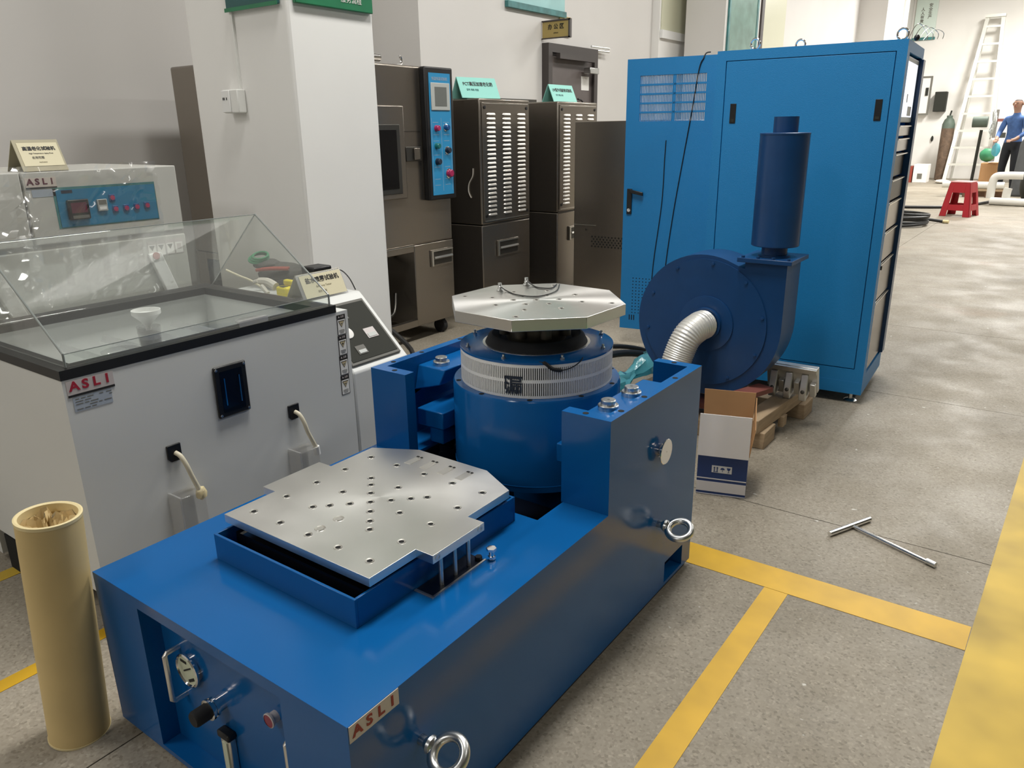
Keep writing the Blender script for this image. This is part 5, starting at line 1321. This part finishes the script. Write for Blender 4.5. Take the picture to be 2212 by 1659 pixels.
obj('back_flap', extrude(bm_new(), [(-CW/2, CD+0.001, CH), (CW/2, CD+0.001, CH), (CW/2+0.006, CD+0.02, CH+0.18), (-CW/2-0.006, CD+0.02, CH+0.18)], (0, 0.003, 0)), 'carton_brown', cb)
obj('side_flap', extrude(bm_new(), [(CW/2+0.001, 0.01, CH), (CW/2+0.001, CD, CH), (CW/2+0.008, CD+0.012, CH+0.165), (CW/2+0.014, 0.05, CH+0.09)], (0.003, 0, 0)), 'carton_brown', cb)
obj('bottom', box(bm_new(), -CW/2+0.0045, CW/2-0.0045, 0.0045, CD-0.0045, 0.001, 0.004), 'carton_brown', cb)
# T-handle wrench on the floor
t = thing('t_wrench', 'chrome T handle socket wrench lying on the floor', 'wrench', (-0.33, 2.40, 0))
obj('handle', tube(bm_new(), [(-0.458, 2.352, 0.009), (-0.374, 2.527, 0.009)], 0.0085, n=12, k=0), 'chrome', t)
obj('shaft', tube(bm_new(), [(-0.408, 2.447, 0.0085), (-0.170, 2.342, 0.0075)], 0.0060, n=12, k=0), 'chrome', t)
obj('socket', cyl(bm_new(), (-0.178, 2.3455, 0.0095), (-0.152, 2.334, 0.0095), 0.009, n=14), 'zinc', t)
# kraft paper tube
kt = thing('cardboard_tube', 'tall tan cardboard tube stuffed with crumpled paper beside the table', 'tube', (-1.590, 0.552, 0))
axis = Vector((0.0, 0.0, 1.0))
b0 = Vector((-1.592, 0.541, 0.0)); tp_ = Vector((-1.568, 0.566, 0.532)); ax = (tp_-b0).normalized(); Lh = (tp_-b0).length
obj('wall', lathe(bm_new(), [(0.054, 0.001), (0.0605, 0.001), (0.061, 0.004), (0.0605, 0.006), (0.0605, Lh-0.003), (0.054, Lh-0.003), (0.054, 0.001)], b0, ax, n=56), 'kraft_tube', kt)
obj('top_edge', lathe(bm_new(), [(0.0612, Lh-0.008), (0.0615, Lh-0.001), (0.058, Lh+0.0005), (0.0535, Lh-0.002), (0.053, Lh-0.02)], b0, ax, n=56), 'kraft_rim', kt)
bm = bm_new(); random.seed(5)
u_, v_ = frame_of(ax); N, Mm = 26, 7
prev = None
cen = bm.verts.new(b0 + ax*(Lh-0.035))
for j in range(1, Mm+1):
    rr = 0.0525*j/Mm
    ringv = [bm.verts.new(b0 + ax*(Lh-0.018 + (random.uniform(-0.026, 0.016) if j < Mm else random.uniform(-0.012, 0.006))) + (u_*math.cos(2*PI*i/N) + v_*math.sin(2*PI*i/N))*rr) for i in range(N)]
    for i in range(N):
        if prev is None: bm.faces.new((cen, ringv[i], ringv[(i+1)%N]))
        else: bm.faces.new((prev[i], ringv[i], ringv[(i+1)%N], prev[(i+1)%N]))
    prev = ringv
obj('crumpled_paper', bm, 'kraft_paper', kt)
obj('bottom_cap', lathe(bm_new(), [(0.0, 0.0006), (0.062, 0.0006), (0.062, 0.005), (0.0608, 0.005)], b0, ax, n=56), 'kraft_rim', kt)
# ---------------------------------------------------------------- far end of the hall
# red plastic stool
st = thing('plastic_stool', 'red plastic stool standing alone on the concrete floor', 'stool', (-1.345, 12.9, 0), math.radians(-12), local=True)
H_ = 0.485; tw, bw = 0.135, 0.20
obj('seat', prism(bm_new(), [(-tw, -tw), (tw, -tw), (tw, tw), (-tw, tw)], H_-0.02, H_), 'red_top', st, bevel=0.012, seg=3)
def side(k):
    Rz = Matrix.Rotation(k*PI/2, 3, 'Z')
    def q(a, z, inn=0.0):
        w_ = tw + (bw-tw)*(1 - z/(H_-0.02)); return Rz @ Vector((a*w_, -w_ + inn, z))
    bm = bm_new()
    def slab(a0, a1, z0, z1, c0=None, c1=None):
        c0 = a0 if c0 is None else c0; c1 = a1 if c1 is None else c1
        extrude(bm, [q(a0, z0), q(a1, z0), q(c1, z1), q(c0, z1)], Rz @ Vector((0, 0.012, 0)))
    zt = H_-0.021
    slab(-1, -0.55, 0, zt, -1, -0.52); slab(0.55, 1, 0, zt, 0.52, 1)
    slab(-0.55, 0.55, 0.085, 0.165); slab(-0.53, 0.53, 0.33, zt)
    return obj('side_frame', bm, 'red_plastic', st, bevel=0.004)
for k in range(4): side(k)
# gas cylinder
g_ = thing('gas_cylinder', 'rusty brown gas cylinder with grey green shoulder at the far wall', 'gas cylinder', (-2.75, 21.2, 0))
obj('barrel', lathe(bm_new(), [(0.10, 0.0), (0.135, 0.02), (0.135, 1.17)], (-2.72, 21.2, 0), n=32), 'cyl_rust', g_)
obj('shoulder', lathe(bm_new(), [(0.1352, 1.17), (0.134, 1.26), (0.10, 1.36), (0.06, 1.40), (0.062, 1.45), (0.03, 1.455)], (-2.72, 21.2, 0), n=32), 'cyl_green', g_)
obj('valve', cyl(bm_new(), (-2.72, 21.2, 1.455), (-2.70, 21.2, 1.56), 0.018, n=12), 'panel_grey', g_)
# step ladder
la = thing('ladder', 'tall aluminium step ladder leaning by the far white wall', 'ladder', (-2.2, 21.3, 0))
YB, YT, ZT_ = 20.9, 21.7, 3.56
def lp(x, f, dy=0.0): return Vector((x, YB + (YT-YB)*f + dy, ZT_*f))
xl0, xl1, xr0, xr1 = -2.60, -2.33, -1.74, -2.03
for (a, b_) in ((xl0, xl1), (xr0, xr1)):
    A, B = lp(a, 0), lp(b_, 1); d_ = (B-A)/2
    obj('rail', obox(bm_new(), (A+B)/2, d_, PX*0.038, Vector((0, 0.045, -0.01))), 'ladder_alu', la)
for k in range(1, 10):
    f = k/9.6; a = xl0+(xl1-xl0)*f; b_ = xr0+(xr1-xr0)*f
    obj('rung', obox(bm_new(), lp((a+b_)/2, f), PX*((b_-a)/2), PY*0.05, PZ*0.022), 'ladder_alu', la)
obj('top_cap', obox(bm_new(), lp((xl1+xr1)/2, 1.0), PX*0.20, PY*0.09, PZ*0.03), 'ladder_alu', la)
for (a, b_) in ((xl0+0.02, xl1), (xr0-0.02, xr1)):
    A, B = Vector((a, 21.93, 0)), Vector((b_, 21.78, ZT_-0.05))
    obj('rear_rail', obox(bm_new(), (A+B)/2, (B-A)/2, PX*0.018, PY*0.02), 'ladder_alu', la)
# standing fan
fa = thing('pedestal_fan', 'industrial pedestal fan with dark motor and clear guard before the ladder', 'fan', (-1.62, 17.0, 0))
fx0 = Vector((-1.665, 17.0, 0))
obj('base', lathe(bm_new(), [(0.0, 0.001), (0.18, 0.001), (0.18, 0.02), (0.03, 0.04)], fx0, n=28), 'panel_grey', fa)
obj('pole', cyl(bm_new(), fx0+PZ*0.03, fx0+Vector((0.03, 0, 1.15)), 0.026, n=16), 'panel_grey', fa)
obj('motor', cyl(bm_new(), fx0+Vector((-0.13, 0, 1.29)), fx0+Vector((0.11, 0, 1.29)), 0.095, n=24), 'cyl_green', fa)
bm = bm_new()
c0 = fx0 + Vector((0.18, 0, 1.27))
for k in range(5): torus(bm, c0 + PX*(0.06*math.cos(k*0.35)), (1, 0.1, 0), 0.06+0.055*k, 0.006, 36, 6)
for k in range(12):
    a = 2*PI*k/12; d_ = Vector((0, math.cos(a), math.sin(a))); tube(bm, [c0+PX*0.06, c0+d_*0.28], 0.004, n=5, k=0)
obj('guard', bm, 'bezel_grey', fa)
bm = bm_new()
for k in range(3):
    a = 2*PI*k/3; d_ = Vector((0, math.cos(a), math.sin(a))); e_ = Vector((0.25, -math.sin(a), math.cos(a))).normalized()
    extrude(bm, [c0+d_*0.04-e_*0.03, c0+d_*0.22-e_*0.08, c0+d_*0.23+e_*0.06, c0+d_*0.04+e_*0.03], (0.006, 0, 0))
obj('blades', bm, 'bezel_grey', fa)
# white pipes
def pipe(label, runs, r=0.055):
    t = thing('white_pipe', label, 'pipe', tuple(runs[0][0]))
    for p in runs: obj('pipe_run', tube(bm_new(), p, r, n=16, k=5), 'pipe_white', t)
    return t
pipe('long white plastic pipe lying behind the red stool', [[(-2.05, 16.385, 0.212), (-1.6, 16.385, 0.212), (-1.08, 16.385, 0.212)]], 0.06)
pipe('white plastic pipe loop with elbows in front of the worker', [[(-1.10, 15.0, 0.45), (-0.95, 15.0, 0.46), (-0.75, 15.0, 0.46)], [(-1.16, 15.0, 0.10), (-1.16, 15.0, 0.30), (-1.14, 15.0, 0.42), (-1.08, 15.0, 0.455)], [(-1.14, 14.9, 0.06), (-0.9, 14.85, 0.06), (-0.7, 14.8, 0.06), (-0.4, 14.8, 0.06)], [(-0.93, 14.9, 0.08), (-0.93, 14.9, 0.2), (-0.92, 14.9, 0.27)]], 0.06)
tag(obj('pump', blob(bm_new(), (-0.64, 15.36, 0.32), (0.16, 0.25, 0.32), 3), 'panel_grey'), 'rounded dark grey pump body behind the white pipe loop', 'pump')
t = thing('timber_trestle', 'low dark timber frame behind the red stool', 'frame', (-1.35, 16.4, 0))
obj('top_rail', box(bm_new(), -1.75, -1.05, 16.35, 16.42, 0.11, 0.15), 'wood', t)
for x in (-1.70, -1.35, -1.10): obj('leg', box(bm_new(), x, x+0.05, 16.36, 16.41, 0.0, 0.11), 'wood_dark', t)
obj('shelf', box(bm_new(), -1.72, -1.05, 16.5, 16.6, 0.0, 0.10), 'wood_dark', t)
# hoses on the floor
bm = bm_new(); tube(bm, [(-2.6, 13.6, 0.022), (-2.0, 13.75, 0.022), (-1.5, 14.1, 0.022), (-1.25, 14.9, 0.022), (-1.05, 15.8, 0.022)], 0.022, n=8)
tag(obj('floor_hose', bm, 'cable'), 'long black hose curving across the floor behind the red stool', 'hose')
t = thing('hose_coil', 'loose coil of flat black hose on the floor beside the blue cabinet', 'hose', (-1.85, 11.3, 0))
bm = bm_new()
for k in range(6): torus(bm, (-1.95+0.03*k, 11.35+0.02*k, 0.016+0.026*k), (0.05*(k%3-1), 0.04*(k%2), 1), 0.42-0.03*k, 0.016, 40, 8)
tube(bm, [(-1.9, 11.75, 0.06), (-1.6, 11.80, 0.04), (-1.38, 11.78, 0.02)], 0.02, n=8)
obj('loops', bm, 'cable', t)
obj('end_fitting', cyl(bm_new(), (-1.40, 11.785, 0.022), (-1.33, 11.775, 0.022), 0.022, n=12), 'kraft_rim', t)
# cartons by the wall
t = thing('carton', 'white printed carton against the far wall', 'carton', (-2.95, 20.3, 0))
obj('body', box(bm_new(), -3.15, -2.86, 20.1, 20.5, 0.0, 0.40), 'carton_white', t, bevel=0.006)
obj('print', box(bm_new(), -3.06, -2.96, 20.098, 20.0995, 0.08, 0.20), 'ink_grey', t)
bm = bm_new(); box(bm, -3.42, -3.22, 20.1, 20.5, 0.0, 0.36)
t = thing('carton', 'grey box with red brown end beside the white carton', 'carton', (-3.3, 20.3, 0))
obj('body', bm, 'panel_frame', t, bevel=0.004)
obj('end_panel', box(bm_new(), -3.2195, -3.17, 20.1, 20.5, 0.0, 0.36), 'tool_red', t)
tag(obj('sack', blob(bm_new(), (-2.52, 20.0, 0.042), (0.16, 0.12, 0.045), 3, 0.05), 'dirty_white'), 'white rag heap on the floor before the gas cylinder', 'rag')
t = thing('carton', 'brown carton with open white flap beside the worker', 'carton', (-1.50, 18.4, 0))
obj('body', box(bm_new(), -1.66, -1.36, 18.2, 18.6, 0.0, 0.52), 'carton_brown', t, bevel=0.006)
obj('flap', obox(bm_new(), (-1.44, 18.25, 0.545), (0.10, 0, 0.01), (0, 0.10, 0), (0, 0, 0.004)), 'carton_white', t)
t = thing('green_bag', 'green plastic bag on the brown carton', 'bag', (-1.62, 18.45, 0.53))
obj('bag_body', blob(bm_new(), (-1.60, 18.47, 0.665), (0.14, 0.10, 0.13), 3, 0.05), 'green_plastic', t)
t = thing('work_bench', 'white work bench with clutter behind the worker', 'bench', (-1.5, 20.6, 0))
obj('top', box(bm_new(), -1.72, -0.5, 20.3, 20.9, 0.92, 0.96), 'white_plastic', t)
obj('rail_unit', box(bm_new(), -1.70, -1.20, 20.5, 20.7, 1.30, 1.36), 'wood_red', t)
obj('post', box(bm_new(), -1.76, -1.70, 20.55, 20.65, 0.96, 1.55), 'panel_frame', t)
obj('leg', box(bm_new(), -1.70, -1.62, 20.32, 20.40, 0.0, 0.92), 'panel_frame', t)
obj('leg', box(bm_new(), -0.6, -0.52, 20.32, 20.40, 0.0, 0.92), 'panel_frame', t)
obj('tool_box', box(bm_new(), -1.64, -1.50, 20.4, 20.55, 0.961, 1.07), 'panel_grey', t)
# worker
def person():
    t = thing('person', 'person in blue shirt and dark trousers standing behind the pipes', 'person', (-1.13, 17.3, 0))
    bx, by = -1.13, 17.3
    J = {
        'pelvis': ((0, 0, 0.90), 0.135), 'waist': ((0, 0.0, 1.04), 0.130), 'chest': ((0, -0.02, 1.24), 0.150), 'neckb': ((0, -0.02, 1.40), 0.070),
        'neck': ((0, -0.03, 1.46), 0.052), 'headb': ((0, -0.045, 1.53), 0.070), 'head': ((0, -0.05, 1.60), 0.088), 'crown': ((0, -0.04, 1.675), 0.060),
        'shl': ((-0.165, -0.02, 1.35), 0.062), 'ell': ((-0.235, -0.06, 1.10), 0.046), 'wrl': ((-0.17, -0.24, 0.98), 0.032), 'hal': ((-0.14, -0.31, 0.965), 0.030),
        'shr': ((0.165, -0.02, 1.35), 0.062), 'elr': ((0.235, -0.06, 1.10), 0.046), 'wrr': ((0.16, -0.24, 0.98), 0.032), 'har': ((0.12, -0.31, 0.965), 0.030),
        'hil': ((-0.085, 0, 0.86), 0.100), 'knl': ((-0.105, -0.03, 0.48), 0.068), 'anl': ((-0.11, 0.02, 0.085), 0.045), 'tol': ((-0.12, -0.15, 0.035), 0.034),
        'hir': ((0.085, 0, 0.86), 0.100), 'knr': ((0.105, -0.02, 0.48), 0.068), 'anr': ((0.11, 0.03, 0.085), 0.045), 'tor': ((0.13, -0.14, 0.035), 0.034)}
    E_ = [('pelvis','waist'),('waist','chest'),('chest','neckb'),('neckb','neck'),('neck','headb'),('headb','head'),('head','crown'),('chest','shl'),('shl','ell'),('ell','wrl'),('wrl','hal'),('chest','shr'),('shr','elr'),('elr','wrr'),('wrr','har'),('pelvis','hil'),('hil','knl'),('knl','anl'),('anl','tol'),('pelvis','hir'),('hir','knr'),('knr','anr'),('anr','tor')]
    names = list(J)
    me = bpy.data.meshes.new('body')
    me.from_pydata([J[n][0] for n in names], [(names.index(a), names.index(b)) for a, b in E_], [])
    o = bpy.data.objects.new('body', me); COL.objects.link(o); o.parent = t
    sk = o.modifiers.new('skin', 'SKIN'); o.modifiers.new('sub', 'SUBSURF').levels = 2
    o.modifiers['sub'].render_levels = 2
    for i, n in enumerate(names):
        me.skin_vertices[0].data[i].radius = (J[n][1], J[n][1]*(0.72 if n in ('waist','chest','pelvis') else 1.0))
    me.skin_vertices[0].data[0].use_root = True
    # colours follow the clothes: shoes and trousers below the belt, shirt above, skin at hands and head
    dg = bpy.context.evaluated_depsgraph_get()
    m2 = bpy.data.meshes.new_from_object(o.evaluated_get(dg))
    o.modifiers.clear(); o.data = m2
    m2.materials.clear()
    for k in ('skin', 'shirt_blue', 'trousers', 'hair'): m2.materials.append(MATS[k])
    for p in m2.polygons:
        c = p.center
        hand = c.y < -0.20 and 0.88 < c.z < 1.08
        if c.z > 1.44: p.material_index = 3 if (c.z > 1.632 or (c.y > -0.045 and c.z > 1.56) or (c.y > 0.0 and c.z > 1.50)) else 0
        elif hand: p.material_index = 0
        elif c.z > 0.93 or abs(c.x) > 0.2 and c.z > 0.8: p.material_index = 1
        else: p.material_index = 2
        p.use_smooth = True
    bm = bm_new()
    for s in (-1, 1): blob(bm, (s*0.034, -0.128, 1.605), (0.011, 0.008, 0.007), 2)
    e = obj('eyes', bm, 'ink', t, at=(0, 0, 0))
    e = obj('nose', blob(bm_new(), (0, -0.140, 1.580), (0.013, 0.016, 0.022), 2), 'skin', t, at=(0, 0, 0))
    e = obj('mouth', blob(bm_new(), (0, -0.128, 1.545), (0.024, 0.008, 0.005), 2), 'tool_red', t, at=(0, 0, 0))
    bm = bm_new()
    for s in (-1, 1): blob(bm, (s*0.088, -0.045, 1.590), (0.010, 0.018, 0.028), 2)
    obj('ears', bm, 'skin', t, at=(0, 0, 0))
    bm = bm_new()
    for s in (-1, 1):
        for k in range(4):
            x = s*0.13 + (k-1.5)*0.017
            tube(bm, [(x, -0.315, 0.968), (x-s*0.004, -0.355, 0.96), (x-s*0.012, -0.375-0.006*(k in (1, 2)), 0.935)], 0.008, n=6, k=3)
        tube(bm, [(s*0.10, -0.29, 0.975), (s*0.078, -0.325, 0.972), (s*0.075, -0.35, 0.958)], 0.009, n=6, k=3)
    obj('fingers', bm, 'skin', t, at=(0, 0, 0))
    t.rotation_euler = (0, 0, math.radians(-25))
    ORG[t.name] = Vector((0, 0, 0))
    return t
person()
t = thing('machine_cover', 'grey cloth cover draped over a machine in front of the worker', 'cover', (-0.86, 16.9, 0))
bm = bm_new()
extrude(bm, [(-1.02, 16.8, 0.0), (-0.98, 16.8, 0.9), (-0.86, 16.8, 1.22), (-0.6, 16.8, 1.3), (-0.3, 16.8, 1.3), (-0.3, 16.8, 0.0)], (0, 0.25, 0))
obj('cover_cloth', bm, 'grey_cloth', t, bevel=0.04, seg=3)
t = thing('plastic_bag', 'pale blue plastic bag held at the side of the worker', 'bag', (-1.36, 17.1, 0.7))
obj('bag_body', blob(bm_new(), (-1.36, 17.08, 0.80), (0.07, 0.06, 0.12), 3, 0.06), 'teal_bag', t)
